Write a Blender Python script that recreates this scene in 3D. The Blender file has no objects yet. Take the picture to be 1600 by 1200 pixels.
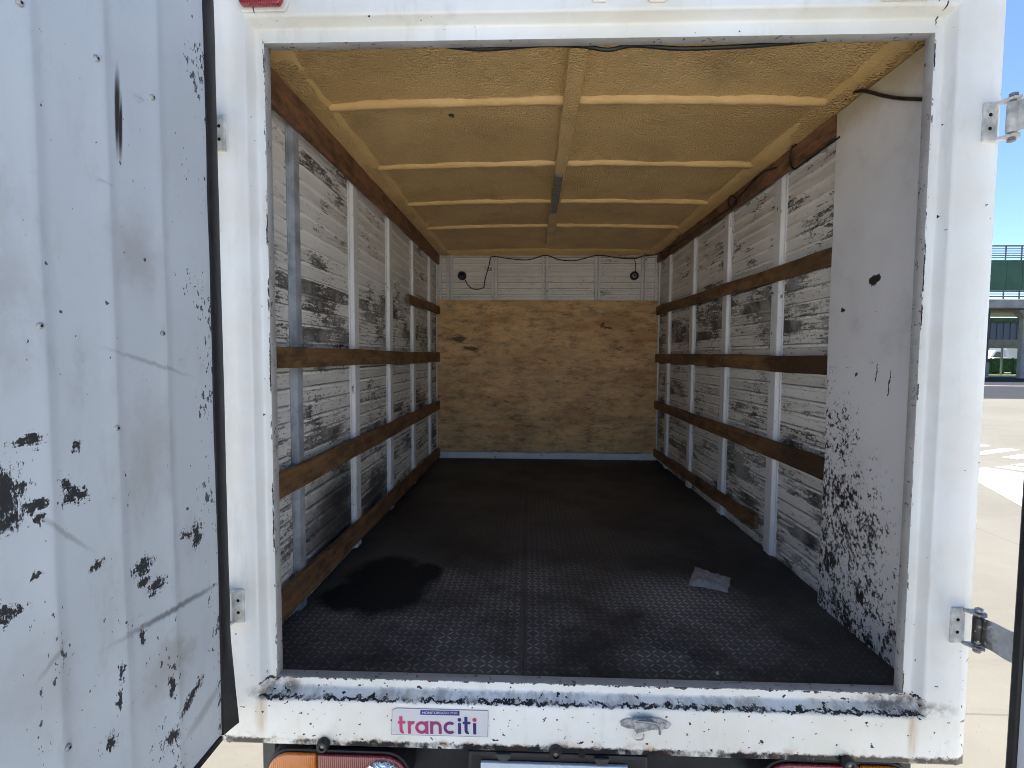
import bpy, bmesh, math, random
import numpy as np
from mathutils import Vector, Matrix, noise as mnoise
R = math.radians
random.seed(7)
sc = bpy.context.scene
COL = sc.collection

# ------------------------------------------------------------------ camera
FPX = 796.0                                   # focal length in pixels of the 1600x1200 photograph
CAM = Vector((-0.146, -1.25, 1.69))
YAW, PITCH, ROLL = R(1.942), R(3.24), R(0.30)
def cam_matrix():
    cy, sy, cp, sp, cr, sr = math.cos(YAW), math.sin(YAW), math.cos(PITCH), math.sin(PITCH), math.cos(ROLL), math.sin(ROLL)
    Yw = Matrix(((cy, sy, 0), (-sy, cy, 0), (0, 0, 1)))
    B = Matrix(((1, 0, 0), (0, 0, -1), (0, 1, 0)))
    Pm = Matrix(((1, 0, 0), (0, cp, -sp), (0, sp, cp)))
    Z = Matrix(((cr, -sr, 0), (sr, cr, 0), (0, 0, 1)))
    return Z @ Pm @ B @ Yw
CM = cam_matrix(); CMT = CM.transposed()
cd = bpy.data.cameras.new('camera'); co = bpy.data.objects.new('camera', cd); COL.objects.link(co)
right, down, fwd = CMT @ Vector((1, 0, 0)), CMT @ Vector((0, 1, 0)), CMT @ Vector((0, 0, 1))
m4 = Matrix.Identity(4)
for i in range(3):
    m4[i][0], m4[i][1], m4[i][2], m4[i][3] = right[i], -down[i], -fwd[i], CAM[i]
co.matrix_world = m4
cd.sensor_width = 36; cd.lens = 36 * FPX / 1600; cd.clip_start = 0.02; cd.clip_end = 3000
sc.camera = co

# ------------------------------------------------------------------ sky, sun, exposure
SUN_EL, SUN_AZ = R(64), R(-2)                  # azimuth from +Y (into the truck) towards +X
w = bpy.data.worlds.new('World'); sc.world = w; w.use_nodes = True
nt = w.node_tree; bg = nt.nodes['Background']
sky = nt.nodes.new('ShaderNodeTexSky'); sky.sky_type = 'NISHITA'; sky.sun_disc = False
sky.sun_elevation = SUN_EL; sky.sun_rotation = SUN_AZ; sky.altitude = 2600; sky.air_density = 1.0; sky.dust_density = 0.0; sky.ozone_density = 4.0
nt.links.new(sky.outputs[0], bg.inputs[0]); bg.inputs[1].default_value = 0.078
sl = bpy.data.lights.new('sun', 'SUN'); sl.energy = 4.4; sl.angle = R(0.53); sl.color = (1, 0.97, 0.93)
so = bpy.data.objects.new('sun', sl); COL.objects.link(so)
sdir = Vector((math.sin(SUN_AZ) * math.cos(SUN_EL), math.cos(SUN_AZ) * math.cos(SUN_EL), math.sin(SUN_EL)))
so.rotation_euler = sdir.to_track_quat('Z', 'Y').to_euler(); so.location = (0, 0, 30)
sc.view_settings.view_transform = 'Standard'; sc.view_settings.look = 'None'
sc.view_settings.gamma = 1; sc.view_settings.use_curve_mapping = False
sc.view_settings.exposure = 1.72
sc.cycles.max_bounces = 8; sc.cycles.diffuse_bounces = 6; sc.cycles.glossy_bounces = 3; sc.cycles.use_denoising = True; sc.cycles.filter_width = 1.0
sc.cycles.sample_clamp_indirect = 8; sc.cycles.adaptive_threshold = .03

# ------------------------------------------------------------------ helpers: pixels to points on a known plane
def ray(px, py):
    return CMT @ Vector(((px - 800) / FPX, (py - 600) / FPX, 1))
def PX(px, py, X): v = ray(px, py); return CAM + v * ((X - CAM.x) / v.x)
def PY(px, py, Y): v = ray(px, py); return CAM + v * ((Y - CAM.y) / v.y)
def PZ(px, py, Z): v = ray(px, py); return CAM + v * ((Z - CAM.z) / v.z)

# ------------------------------------------------------------------ helpers: meshes
class MB:
    def __init__(s): s.v = []; s.f = []
    def add(s, vs, fs):
        n = len(s.v); s.v += [tuple(p) for p in vs]; s.f += [tuple(i + n for i in f) for f in fs]; return s
    def box(s, x0, x1, y0, y1, z0, z1):
        return s.add([(x0, y0, z0), (x1, y0, z0), (x1, y1, z0), (x0, y1, z0), (x0, y0, z1), (x1, y0, z1), (x1, y1, z1), (x0, y1, z1)],
                     [(0, 3, 2, 1), (4, 5, 6, 7), (0, 1, 5, 4), (1, 2, 6, 5), (2, 3, 7, 6), (3, 0, 4, 7)])
    def hexa(s, a, b):                           # two quads (4 points each) joined
        return s.add(list(a) + list(b), [(3, 2, 1, 0), (4, 5, 6, 7), (0, 1, 5, 4), (1, 2, 6, 5), (2, 3, 7, 6), (3, 0, 4, 7)])
    def prism(s, poly, d):                        # polygon of 3D points pushed along d
        n = len(poly); d = Vector(d); q = [Vector(p) for p in poly]
        fs = [tuple(range(n))[::-1], tuple(range(n, 2 * n))] + [(i, (i + 1) % n, n + (i + 1) % n, n + i) for i in range(n)]
        return s.add(q + [p + d for p in q], fs)
    def tube(s, pts, r, n=8, cap=True):
        pts = [Vector(p) for p in pts]; rings = []; up = None
        for i, p in enumerate(pts):
            t = (pts[min(i + 1, len(pts) - 1)] - pts[max(i - 1, 0)]).normalized()
            if up is None:
                up = Vector((0, 0, 1)) if abs(t.z) < .9 else Vector((1, 0, 0))
            a = t.cross(up).normalized(); up = a.cross(t).normalized()
            rr = r[i] if isinstance(r, (list, tuple)) else r
            rings.append([p + (a * math.cos(2 * math.pi * k / n) + up * math.sin(2 * math.pi * k / n)) * rr for k in range(n)])
        vs = [q for rg in rings for q in rg]; fs = []
        for i in range(len(pts) - 1):
            for k in range(n):
                fs.append((i * n + k, i * n + (k + 1) % n, (i + 1) * n + (k + 1) % n, (i + 1) * n + k))
        if cap:
            fs.append(tuple(range(n))[::-1]); fs.append(tuple(range((len(pts) - 1) * n, len(pts) * n)))
        return s.add(vs, fs)
    def lathe(s, c, axis, prof, n=20):            # prof: (radius, offset along axis)
        c = Vector(c); t = Vector(axis).normalized(); u = Vector((0, 0, 1)) if abs(t.z) < .9 else Vector((1, 0, 0))
        a = t.cross(u).normalized(); b = t.cross(a)
        vs = []; fs = []
        for (r, o) in prof:
            for k in range(n):
                an = 2 * math.pi * k / n; vs.append(c + t * o + (a * math.cos(an) + b * math.sin(an)) * r)
        for i in range(len(prof) - 1):
            for k in range(n):
                fs.append((i * n + k, (i + 1) * n + k, (i + 1) * n + (k + 1) % n, i * n + (k + 1) % n))
        fs.append(tuple(range(n))); fs.append(tuple(range((len(prof) - 1) * n, len(prof) * n))[::-1])
        return s.add(vs, fs)
    def build(s, name, mat, parent=None, bevel=0, seg=1, smooth=False, ang=35):
        me = bpy.data.meshes.new(name); me.from_pydata(s.v, [], s.f); me.update()
        bm = bmesh.new(); bm.from_mesh(me)
        bmesh.ops.recalc_face_normals(bm, faces=bm.faces)
        if bevel:
            es = [e for e in bm.edges if len(e.link_faces) == 2 and e.calc_face_angle(0) > R(25)]
            if es: bmesh.ops.bevel(bm, geom=es, offset=bevel, segments=seg, affect='EDGES', profile=.5, clamp_overlap=True)
        bm.to_mesh(me); bm.free()
        if smooth:
            for p in me.polygons: p.use_smooth = True
            try: me.set_sharp_from_angle(angle=R(ang))
            except Exception: pass
        me.materials.append(mat)
        o = bpy.data.objects.new(name, me); COL.objects.link(o)
        if parent: o.parent = parent
        return o
def share(o, parent, loc=(0, 0, 0), name=None):
    c = o.copy(); COL.objects.link(c); c.parent = parent; c.location = loc; return c
def empty(name, loc=(0, 0, 0)):
    o = bpy.data.objects.new(name, None); COL.objects.link(o); o.location = loc; o.empty_display_size = .2; return o
def tag(o, label=None, cat=None, group=None, kind=None):
    for k, v in (('label', label), ('category', cat), ('group', group), ('kind', kind)):
        if v: o[k] = v
    return o
def fbm(x, y, z=0., o=4): return mnoise.fractal(Vector((x, y, z)), 1.0, 2.0, o)
def smoothpath(pts, k=6):                        # Catmull-Rom
    P = [Vector(p) for p in pts]; P = [P[0] * 2 - P[1]] + P + [P[-1] * 2 - P[-2]]; out = []
    for i in range(1, len(P) - 2):
        a, b, c, d = P[i - 1:i + 3]
        for j in range(k):
            t = j / k; out.append(.5 * ((2 * b) + (c - a) * t + (2 * a - 5 * b + 4 * c - d) * t * t + (3 * b - a - 3 * c + d) * t ** 3))
    return out + [P[-2]]

# ------------------------------------------------------------------ helpers: materials
class NT:
    def __init__(s, name):
        s.m = bpy.data.materials.new(name); s.m.use_nodes = True; s.t = s.m.node_tree
        s.b = s.t.nodes['Principled BSDF']; s.pos = s.n('ShaderNodeNewGeometry').outputs['Position']
    def n(s, ty, **kw):
        nd = s.t.nodes.new(ty)
        for k, v in kw.items():
            if k in ('inp',): continue
            setattr(nd, k, v)
        return nd
    def put(s, sock, v):
        if hasattr(v, 'is_output') or isinstance(v, bpy.types.NodeSocket): s.t.links.new(v, sock)
        else: sock.default_value = v
    def mapping(s, v, scale=(1, 1, 1), loc=(0, 0, 0), rot=(0, 0, 0), ty='POINT'):
        nd = s.n('ShaderNodeMapping', vector_type=ty); s.put(nd.inputs['Vector'], v)
        nd.inputs['Location'].default_value = loc; nd.inputs['Rotation'].default_value = rot; nd.inputs['Scale'].default_value = scale
        return nd.outputs[0]
    def noise(s, v, scale=5., detail=4., rough=.55, dist=0., color=False):
        nd = s.n('ShaderNodeTexNoise'); s.put(nd.inputs['Vector'], v)
        nd.inputs['Scale'].default_value = scale; nd.inputs['Detail'].default_value = detail
        nd.inputs['Roughness'].default_value = rough; nd.inputs['Distortion'].default_value = dist
        return nd.outputs['Color' if color else 'Fac']
    def vor(s, v, scale=5., feature='F1', out='Distance'):
        nd = s.n('ShaderNodeTexVoronoi', feature=feature); s.put(nd.inputs['Vector'], v); nd.inputs['Scale'].default_value = scale
        return nd.outputs[out]
    def mr(s, v, a, b, c=0., d=1., clamp=True, ty='SMOOTHSTEP'):
        nd = s.n('ShaderNodeMapRange', clamp=clamp); nd.interpolation_type = ty if clamp else 'LINEAR'
        s.put(nd.inputs[0], v)
        for i, x in enumerate((a, b, c, d)): s.put(nd.inputs[i + 1], x)
        return nd.outputs[0]
    def ma(s, op, a, b=0., c=None):
        nd = s.n('ShaderNodeMath', operation=op); s.put(nd.inputs[0], a); s.put(nd.inputs[1], b)
        if c is not None: s.put(nd.inputs[2], c)
        return nd.outputs[0]
    def vm(s, op, a, b=(0, 0, 0), sc_=None):
        nd = s.n('ShaderNodeVectorMath', operation=op); s.put(nd.inputs[0], a); s.put(nd.inputs[1], b)
        if sc_ is not None: s.put(nd.inputs['Scale'], sc_)
        return nd.outputs['Value' if op in ('LENGTH', 'DOT_PRODUCT', 'DISTANCE') else 'Vector']
    def mix(s, f, a, b):
        nd = s.n('ShaderNodeMix', data_type='RGBA'); s.put(nd.inputs[0], f)
        for k, v in ((6, a), (7, b)): s.put(nd.inputs[k], (*v, 1) if isinstance(v, tuple) and len(v) == 3 else v)
        return nd.outputs[2]
    def sep(s, v):
        nd = s.n('ShaderNodeSeparateXYZ'); s.put(nd.inputs[0], v); return nd.outputs
    def bump(s, h, strength=.3, dist=.002, normal=None):
        nd = s.n('ShaderNodeBump'); s.put(nd.inputs['Height'], h); nd.inputs['Strength'].default_value = strength; nd.inputs['Distance'].default_value = dist
        if normal is not None: s.put(nd.inputs['Normal'], normal)
        s.t.links.new(nd.outputs[0], s.b.inputs['Normal']); return nd.outputs[0]
    jit = None
    def blob(s, v, c, r, ang=0., soft=.15, plane='yz'):    # mask of an ellipse in a plane
        loc = {'yz': (0, c[0], c[1]), 'xy': (c[0], c[1], 0), 'xz': (c[0], 0, c[1])}[plane]
        scl = {'yz': (500, r[0], r[1]), 'xy': (r[0], r[1], 500), 'xz': (r[0], 500, r[1])}[plane]
        rot = {'yz': (ang, 0, 0), 'xy': (0, 0, ang), 'xz': (0, -ang, 0)}[plane]
        q = s.mapping(v, scl, loc, rot, 'TEXTURE')
        ln = s.vm('LENGTH', q)
        if s.jit is not None: ln = s.ma('ADD', ln, s.jit)
        return s.mr(ln, 1 + soft, 1 - soft)
    def done(s, col, rough=.5, metal=0., spec=.5):
        s.put(s.b.inputs['Base Color'], (*col, 1) if isinstance(col, tuple) and len(col) == 3 else col)
        s.put(s.b.inputs['Roughness'], rough); s.put(s.b.inputs['Metallic'], metal); s.b.inputs['Specular IOR Level'].default_value = spec
        return s.m

BLACK = (.012, .012, .013); RUST = (.10, .035, .012)
def simple(name, col, rough=.5, metal=0., var=.15, scale=8., bump=0., spec=.5):
    t = NT(name); n = t.noise(t.pos, scale, 5, .6)
    dk = tuple(c * (1 - var * 2) for c in col); lt = tuple(min(1, c * (1 + var)) for c in col)
    if bump: t.bump(t.noise(t.pos, scale * 8, 4), bump, .002)
    return t.done(t.mix(t.mr(n, .3, .7), dk, lt), rough, metal, spec)

def m_frame_paint():
    t = NT('worn white paint'); p = t.pos; xyz = t.sep(p)
    base = t.mix(t.mr(t.noise(p, 3.5, 5, .6), .35, .7), (.81, .825, .82), (.74, .725, .665))
    grime = t.mr(t.noise(t.mapping(p, (14, 14, 3)), 1.0, 6, .7), .52, .78)
    base = t.mix(t.ma('MULTIPLY', grime, .35), base, (.42, .40, .36))
    # small chips everywhere, many more low down on the sill
    low = t.mr(xyz[2], 1.0, .80); lowb = t.mr(xyz[2], .715, .68)
    dens = t.ma('ADD', t.ma('MULTIPLY', low, .07), t.ma('MULTIPLY', lowb, .05))
    n1 = t.noise(t.mapping(p, (1, 1, 1.3)), 55, 3, .55); clump = t.noise(p, 6, 3, .6)
    thr = t.ma('SUBTRACT', .735, t.ma('ADD', dens, t.ma('MULTIPLY', t.mr(clump, .5, .75), .05)))
    chip = t.mr(t.ma('SUBTRACT', n1, thr), 0, .012)
    # dirty groove where the sill lip meets the outer face, and worn lip edges
    nz = t.ma('MULTIPLY', t.ma('SUBTRACT', t.noise(p, 45, 5, .7), .5), .030)
    zz = t.ma('ADD', xyz[2], nz)
    def band(c, h): return t.mr(t.ma('ABSOLUTE', t.ma('SUBTRACT', zz, c)), h, h * .55)
    inx = t.mr(t.ma('ABSOLUTE', xyz[0]), .846, .836)
    smear_ = t.ma('MULTIPLY', t.ma('MULTIPLY', band(.806, .012), inx), t.mr(t.noise(t.mapping(p, (3, 1, 3)), 6, 6, .75), .42, .66))
    base = t.mix(t.ma('MULTIPLY', smear_, .55), base, (.13, .125, .13))
    groove = t.ma('MULTIPLY', t.ma('MULTIPLY', band(.8000, .0030), inx), t.mr(t.noise(t.mapping(p, (1.6, 1, 1)), 5, 5, .75), .36, .50))
    edge = t.ma('MULTIPLY', t.ma('MULTIPLY', band(.837, .004), inx), t.mr(t.noise(p, 30, 4, .7), .42, .5))
    xx = t.ma('ADD', t.ma('ABSOLUTE', xyz[0]), t.ma('MULTIPLY', nz, .35))
    vedge = t.ma('MULTIPLY', t.mr(t.ma('ABSOLUTE', t.ma('SUBTRACT', xx, .8095)), .0028, .0012), t.ma('MULTIPLY', t.mr(xyz[2], .835, .838), t.mr(t.noise(t.mapping(p, (1, 1, .5)), 22, 4, .7), .50, .56)))
    rustb = t.ma('MULTIPLY', t.mr(zz, .696, .688), t.mr(t.noise(t.mapping(p, (1.2, 1, 1)), 5, 5, .7), .38, .50))
    scr = t.mr(t.noise(t.mapping(p, (9, 1, 3), rot=(0, .5, 0)), 6, 2, .5), .735, .75)
    dark = t.ma('MAXIMUM', t.ma('MAXIMUM', chip, groove), t.ma('MAXIMUM', edge, vedge))
    dark = t.ma('MAXIMUM', dark, rustb)
    ochre = t.ma('MULTIPLY', t.mr(zz, .715, .69), t.mr(t.noise(p, 16, 4, .6), .48, .62))
    base = t.mix(t.ma('MULTIPLY', ochre, .55), base, (.42, .22, .07))
    # rust runs at the lower corners
    runs = t.ma('MULTIPLY', t.ma('MAXIMUM', t.blob(p, (-.835, .765), (.018, .06), 0, .6, 'xz'), t.blob(p, (.815, .75), (.012, .07), 0, .6, 'xz')), t.mr(t.noise(t.mapping(p, (40, 1, 4)), 1, 4), .35, .65))
    base = t.mix(t.ma('MULTIPLY', runs, .6), base, (.40, .26, .10))
    corner = t.ma('MULTIPLY', t.ma('MAXIMUM', t.blob(p, (-.80, .815), (.06, .02), 0, .5, 'xz'), t.blob(p, (.80, .815), (.10, .02), 0, .5, 'xz')), t.mr(t.noise(p, 28, 5, .7), .35, .6))
    base = t.mix(t.ma('MULTIPLY', corner, .8), base, (.06, .05, .045))
    dc = t.mix(t.mr(t.noise(p, 20, 3), .52, .7), BLACK, (.07, .028, .012))
    col = t.mix(dark, base, dc)
    t.bump(t.noise(p, 30, 3), .15, .0012)
    return t.done(col, t.mr(grime, 0, 1, .36, .6), 0, .45)

def m_lip():
    t = NT('grey rubbed lip paint'); p = t.pos
    c = t.mix(t.mr(t.noise(p, 9, 6, .7), .3, .7), (.56, .555, .54), (.43, .42, .405))
    ch = t.mr(t.noise(p, 60, 5, .7), .60, .64)
    return t.done(t.mix(t.ma('MULTIPLY', ch, .8), c, (.04, .035, .03)), .6)

DOORX = -.885
def m_door(off=(0, 0, 0)):
    t = NT('scuffed door sheet'); p = t.vm('ADD', t.pos, off)
    c = t.mix(t.mr(t.noise(p, 2.2, 5, .6), .3, .7), (.64, .695, .74), (.58, .63, .67))
    gr = t.mr(t.noise(t.mapping(p, (1, 5, 2.2), rot=(.5, 0, 0)), 1.6, 7, .74), .48, .78)
    c = t.mix(t.ma('MULTIPLY', gr, .45), c, (.36, .355, .345))
    smear = t.mr(t.noise(t.mapping(p, (1, 10, 30), rot=(-.6, 0, 0)), 1.0, 5, .6), .66, .82)
    c = t.mix(t.ma('MULTIPLY', smear, .5), c, (.22, .21, .20))
    qb = t.vm('ADD', p, t.vm('SCALE', t.vm('SUBTRACT', t.noise(p, 9, 6, .75, color=True), (.5, .5, .5)), sc_=.2))
    for (px, py, ry, rz, k_) in ((215, 405, .06, .06, .6), (235, 700, .05, .10, .5), (262, 1055, .06, .05, .6), (85, 1070, .05, .08, .4), (285, 1020, .04, .03, .5), (10, 480, .03, .08, .4)):
        B = PX(px, py, DOORX); c = t.mix(t.ma('MULTIPLY', t.blob(qb, (B.y, B.z), (ry, rz), 0, .9), k_ * .7), c, (.33, .31, .285))
    q = t.vm('ADD', t.vm('ADD', p, t.vm('SCALE', t.vm('SUBTRACT', t.noise(p, 24, 5, .72, color=True), (.5, .5, .5)), sc_=.06)), t.vm('SCALE', t.vm('SUBTRACT', t.noise(t.mapping(p, (1, 25, 110), rot=(.5, 0, 0)), 1, 4, .75, color=True), (.5, .5, .5)), sc_=.045))
    q2 = t.vm('ADD', p, t.vm('SCALE', t.vm('SUBTRACT', t.noise(p, 60, 4, .7, color=True), (.5, .5, .5)), sc_=.035))
    def bl(px, py, wpx, hpx, a=0., soft=.10, qq=None):
        P = PX(px, py, DOORX); ex = PX(px + wpx, py, DOORX); ez = PX(px, py + hpx, DOORX)
        return t.blob(qq or q, (P.y, P.z), (abs(ex.y - P.y) * .82 + .003, abs(ez.z - P.z) * .82 + .003), a, soft)
    t.jit = t.mr(t.noise(t.mapping(p, (1, 2.2, .8), rot=(.6, 0, 0)), 80, 5, .8), .25, .75, -.95, 1.1, True, 'LINEAR')
    ms = [bl(12, 775, 36, 46), bl(60, 790, 18, 10), bl(20, 815, 34, 14), bl(113, 765, 7, 22, .5), bl(122, 777, 20, 7), bl(124, 697, 5, 8, 0, .1, q2), bl(52, 693, 20, 7),
          bl(12, 965, 26, 14, -.5), bl(38, 950, 12, 8, -.6), bl(308, 836, 8, 22), bl(296, 833, 9, 6), bl(226, 884, 18, 11), bl(247, 915, 14, 8), bl(226, 908, 9, 7, 0, .1, q2),
          bl(192, 1053, 3, 13, 0, .1, q2), bl(190, 1095, 3, 20, 0, .1, q2), bl(268, 1072, 3, 16, 0, .1, q2), bl(298, 1092, 24, 6, .5, .1, q2), bl(225, 996, 3, 14, 0, .1, q2),
          bl(155, 885, 12, 5, .3, .1, q2), bl(66, 812, 5, 6, 0, .1, q2), bl(66, 898, 8, 4, .4, .1, q2), bl(178, 1160, 6, 14, 0, .1, q2), bl(270, 1150, 9, 12, 0, .1, q2)]
    t.jit = None
    mk = ms[0]
    for x in ms[1:]: mk = t.ma('MAXIMUM', mk, x)
    # streaks of rubbed rubber
    qs = t.vm('ADD', p, t.vm('SCALE', t.vm('SUBTRACT', t.noise(t.mapping(p, (1, 60, 4)), 1.5, 3, .6, color=True), (.5, .5, .5)), sc_=.012))
    st = t.ma('MAXIMUM', bl(186, 175, 2.2, 68, -.055, .5, qs), bl(191, 200, 1.4, 52, -.06, .5, qs))
    def streak(x0, y0, x1, y1, wd, soft=.7):
        a, b = PX(x0, y0, DOORX), PX(x1, y1, DOORX); mid = (a + b) / 2; ln = (b - a).length / 2
        return t.blob(qs, (mid.y, mid.z), (ln, wd), math.atan2(b.z - a.z, b.y - a.y), soft)
    st = t.ma('MAXIMUM', st, t.ma('MULTIPLY', streak(205, 992, 330, 918, .006), .65))
    sm = t.ma('MAXIMUM', t.ma('MAXIMUM', streak(180, 548, 288, 584, .004), streak(70, 1060, 105, 1005, .004)), t.ma('MAXIMUM', streak(295, 1150, 345, 1070, .012), streak(70, 810, 140, 855, .004)))
    vs = t.ma('MULTIPLY', bl(130, 575, 5, 50, 0, .8, q2), .35)
    c = t.mix(t.ma('MULTIPLY', t.ma('MAXIMUM', sm, vs), .4), c, (.16, .155, .15))
    xyz = t.sep(p)
    # fine flecks: near the hinge edge and lower down
    edge = t.ma('MAXIMUM', t.mr(xyz[1], -.25, -.10), t.mr(xyz[2], 1.75, .9))
    fl = t.noise(t.mapping(p, (1, 1.6, .8), rot=(.5, 0, 0)), 75, 3, .6)
    fc = t.mr(t.noise(p, 7, 3, .6), .45, .7)
    fleck = t.mr(t.ma('SUBTRACT', fl, t.ma('SUBTRACT', .755, t.ma('ADD', t.ma('MULTIPLY', t.ma('MULTIPLY', edge, fc), .24), .02))), 0, .012)
    f2 = t.mr(t.noise(p, 38, 2, .5), .745, .755)
    mk = t.ma('MAXIMUM', mk, t.ma('MULTIPLY', t.ma('MAXIMUM', fleck, f2), .9))
    dk = t.mix(t.noise(p, 70, 4, .7), (.012, .012, .014), (.05, .052, .055))
    col = t.mix(t.ma('MAXIMUM', mk, st), c, dk)
    t.bump(t.noise(p, 6, 3), .25, .004)
    return t.done(col, t.mr(mk, 0, 1, .42, .75), 0, .4)

def m_wall(axis='y', seed=0., amt=0., pitch=.0555):
    t = NT('scuffed wall paint'); p = t.vm('ADD', t.pos, (seed, seed * .7, 0)); xyz = t.sep(t.pos); pa = t.sep(p)
    along = pa[1] if axis == 'y' else pa[0]
    def st(a, c): return (1, a, c) if axis == 'y' else (a, 1, c)
    c = t.mix(t.mr(t.noise(p, 3, 5, .6), .3, .7), (.84, .82, .775), (.75, .73, .685))
    gr = t.mr(t.noise(t.mapping(p, st(2.2, 24)), .6, 6, .7), .42, .8)
    c = t.mix(t.ma('MULTIPLY', gr, .72), c, (.42, .40, .365))
    # each flat band between two beads is rubbed on its own
    ph = t.ma('DIVIDE', t.ma('SUBTRACT', xyz[2], .80), pitch); band = t.ma('FLOOR', t.ma('ADD', ph, .2)); fr_ = t.ma('FRACT', ph)
    cb = t.n('ShaderNodeCombineXYZ'); t.put(cb.inputs[0], t.ma('MULTIPLY', along, 2.6)); t.put(cb.inputs[1], t.ma('MULTIPLY', band, 5.37)); t.put(cb.inputs[2], seed)
    nb = t.noise(cb.outputs[0], 1.0, 3, .6)
    fine = t.noise(t.mapping(p, st(8, 80)), 1.0, 6, .78)
    grain = t.noise(t.mapping(p, st(60, 90)), 1.0, 4, .7)
    hz = t.ma('MAXIMUM', t.mr(t.ma('ABSOLUTE', t.ma('SUBTRACT', xyz[2], 1.86)), .32, .05), t.mr(xyz[2], 1.70, 1.3, .30, .8))
    reg = t.mr(t.noise(p, 1.8, 3, .6), .38, .62, .6, 1.)
    drive = t.ma('MULTIPLY', hz, reg)
    e = t.ma('ADD', t.ma('ADD', t.ma('MULTIPLY', nb, .62), t.ma('MULTIPLY', fine, .55)), t.ma('MULTIPLY', t.ma('SUBTRACT', grain, .5), .30))
    thr = t.ma('SUBTRACT', .69 - amt, t.ma('MULTIPLY', drive, .175))
    sc1 = t.mr(t.ma('SUBTRACT', e, thr), 0, .05)
    s2 = t.noise(t.mapping(p, st(18, 70), rot=(.25, 0, 0)), 1, 5, .78)
    sc2 = t.ma('MULTIPLY', t.mr(s2, .585, .62), t.mr(drive, .15, .55))
    dirt_shade_line = t.ma('MULTIPLY', t.mr(t.ma('ABSOLUTE', t.ma('SUBTRACT', fr_, .985)), .085, .03), t.mr(t.noise(t.mapping(p, st(6, 20)), 1, 4, .7), .25, .5, 0, .95))  # dirt at the ridge feet, also painting in the ridges' dark shading
    beadrub = t.ma('MULTIPLY', t.mr(t.ma('ABSOLUTE', t.ma('SUBTRACT', fr_, .80)), .09, .05), t.mr(fine, .5, .62, 0, .5))
    c = t.mix(t.mr(t.ma('ABSOLUTE', t.ma('SUBTRACT', fr_, .80)), .13, .07, 0, .85), c, (.92, .905, .87))  # bead tops painted lighter to stand in for light on the ridges
    mk = t.ma('MAXIMUM', t.ma('MAXIMUM', sc1, sc2), t.ma('MAXIMUM', t.ma('MULTIPLY', dirt_shade_line, .85), t.ma('MULTIPLY', beadrub, drive)))
    if axis == 'y':                                # oily black smear low in one bay
        qd = t.vm('ADD', t.pos, t.vm('SCALE', t.vm('SUBTRACT', t.noise(t.mapping(t.pos, (1, 1, 2)), 7, 6, .75, color=True), (.5, .5, .5)), sc_=.35))
        g = t.ma('MULTIPLY', t.ma('MAXIMUM', t.blob(qd, (.82, 1.0), (.30, .22), 0, .6), t.blob(qd, (1.35, .98), (.25, .12), 0, .6)), t.mr(xyz[0], 0, -.2))
        c = t.mix(t.ma('MULTIPLY', g, .93), c, (.045, .042, .038))
    col = t.mix(t.ma('MULTIPLY', mk, t.mr(t.noise(p, 6, 4, .7), .35, .62, .55, .96)), c, t.mix(t.noise(p, 40, 3), (.016, .015, .014), (.07, .065, .06)))
    t.bump(t.noise(p, 25, 3), .25, .002)
    return t.done(col, .5, 0, .35)

def m_post():
    t = NT('worn post paint'); p = t.pos
    c = t.mix(t.mr(t.noise(p, 5, 5, .6), .3, .7), (.80, .80, .80), (.68, .685, .69))
    ch = t.mr(t.noise(t.mapping(p, (1, 1, .6)), 42, 5, .7), .62, .65); ch = t.ma('MULTIPLY', ch, t.mr(t.noise(p, 5, 3), .42, .6))
    return t.done(t.mix(ch, c, (.03, .026, .022)), .45, 0, .4)

def m_wood(name, a, b, axis='y'):
    t = NT(name); p = t.pos
    st = (22, 1.1, 22) if axis == 'y' else (1.1, 22, 22)
    g = t.noise(t.mapping(p, st), 1.6, 7, .68, .6)
    fine = t.noise(t.mapping(p, (70, 2.5, 140)), 1.0, 4, .6)
    c = t.mix(t.mr(g, .32, .68), a, b)
    c = t.mix(t.mr(fine, .55, .75, 0, .5), c, tuple(x * .4 for x in a))
    dirt = t.mr(t.noise(t.mapping(p, (1, 3, 7)), 2, 7, .76), .40, .64)
    c = t.mix(t.ma('MULTIPLY', dirt, .72), c, (.035, .026, .018))
    near = t.blob(t.vm('ADD', p, t.vm('SCALE', t.vm('SUBTRACT', t.noise(t.mapping(p, (1, 4, 20)), 1.5, 5, .75, color=True), (.5, .5, .5)), sc_=.5)), (.65, 1.45), (.38, .55), 0, .5)
    c = t.mix(t.ma('MULTIPLY', t.ma('MULTIPLY', near, t.mr(t.sep(p)[0], 0, .2)), .8), c, (.03, .02, .014))
    raw = t.mr(t.noise(t.mapping(p, (1, 9, 40)), 1.3, 5, .75), .665, .69)
    c = t.mix(t.ma('MULTIPLY', raw, .7), c, (.48, .33, .18))
    t.bump(t.noise(t.mapping(p, (70, 2.5, 140)), 1.0, 2, .6), .35, .002)
    return t.done(c, .62, 0, .3)

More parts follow.
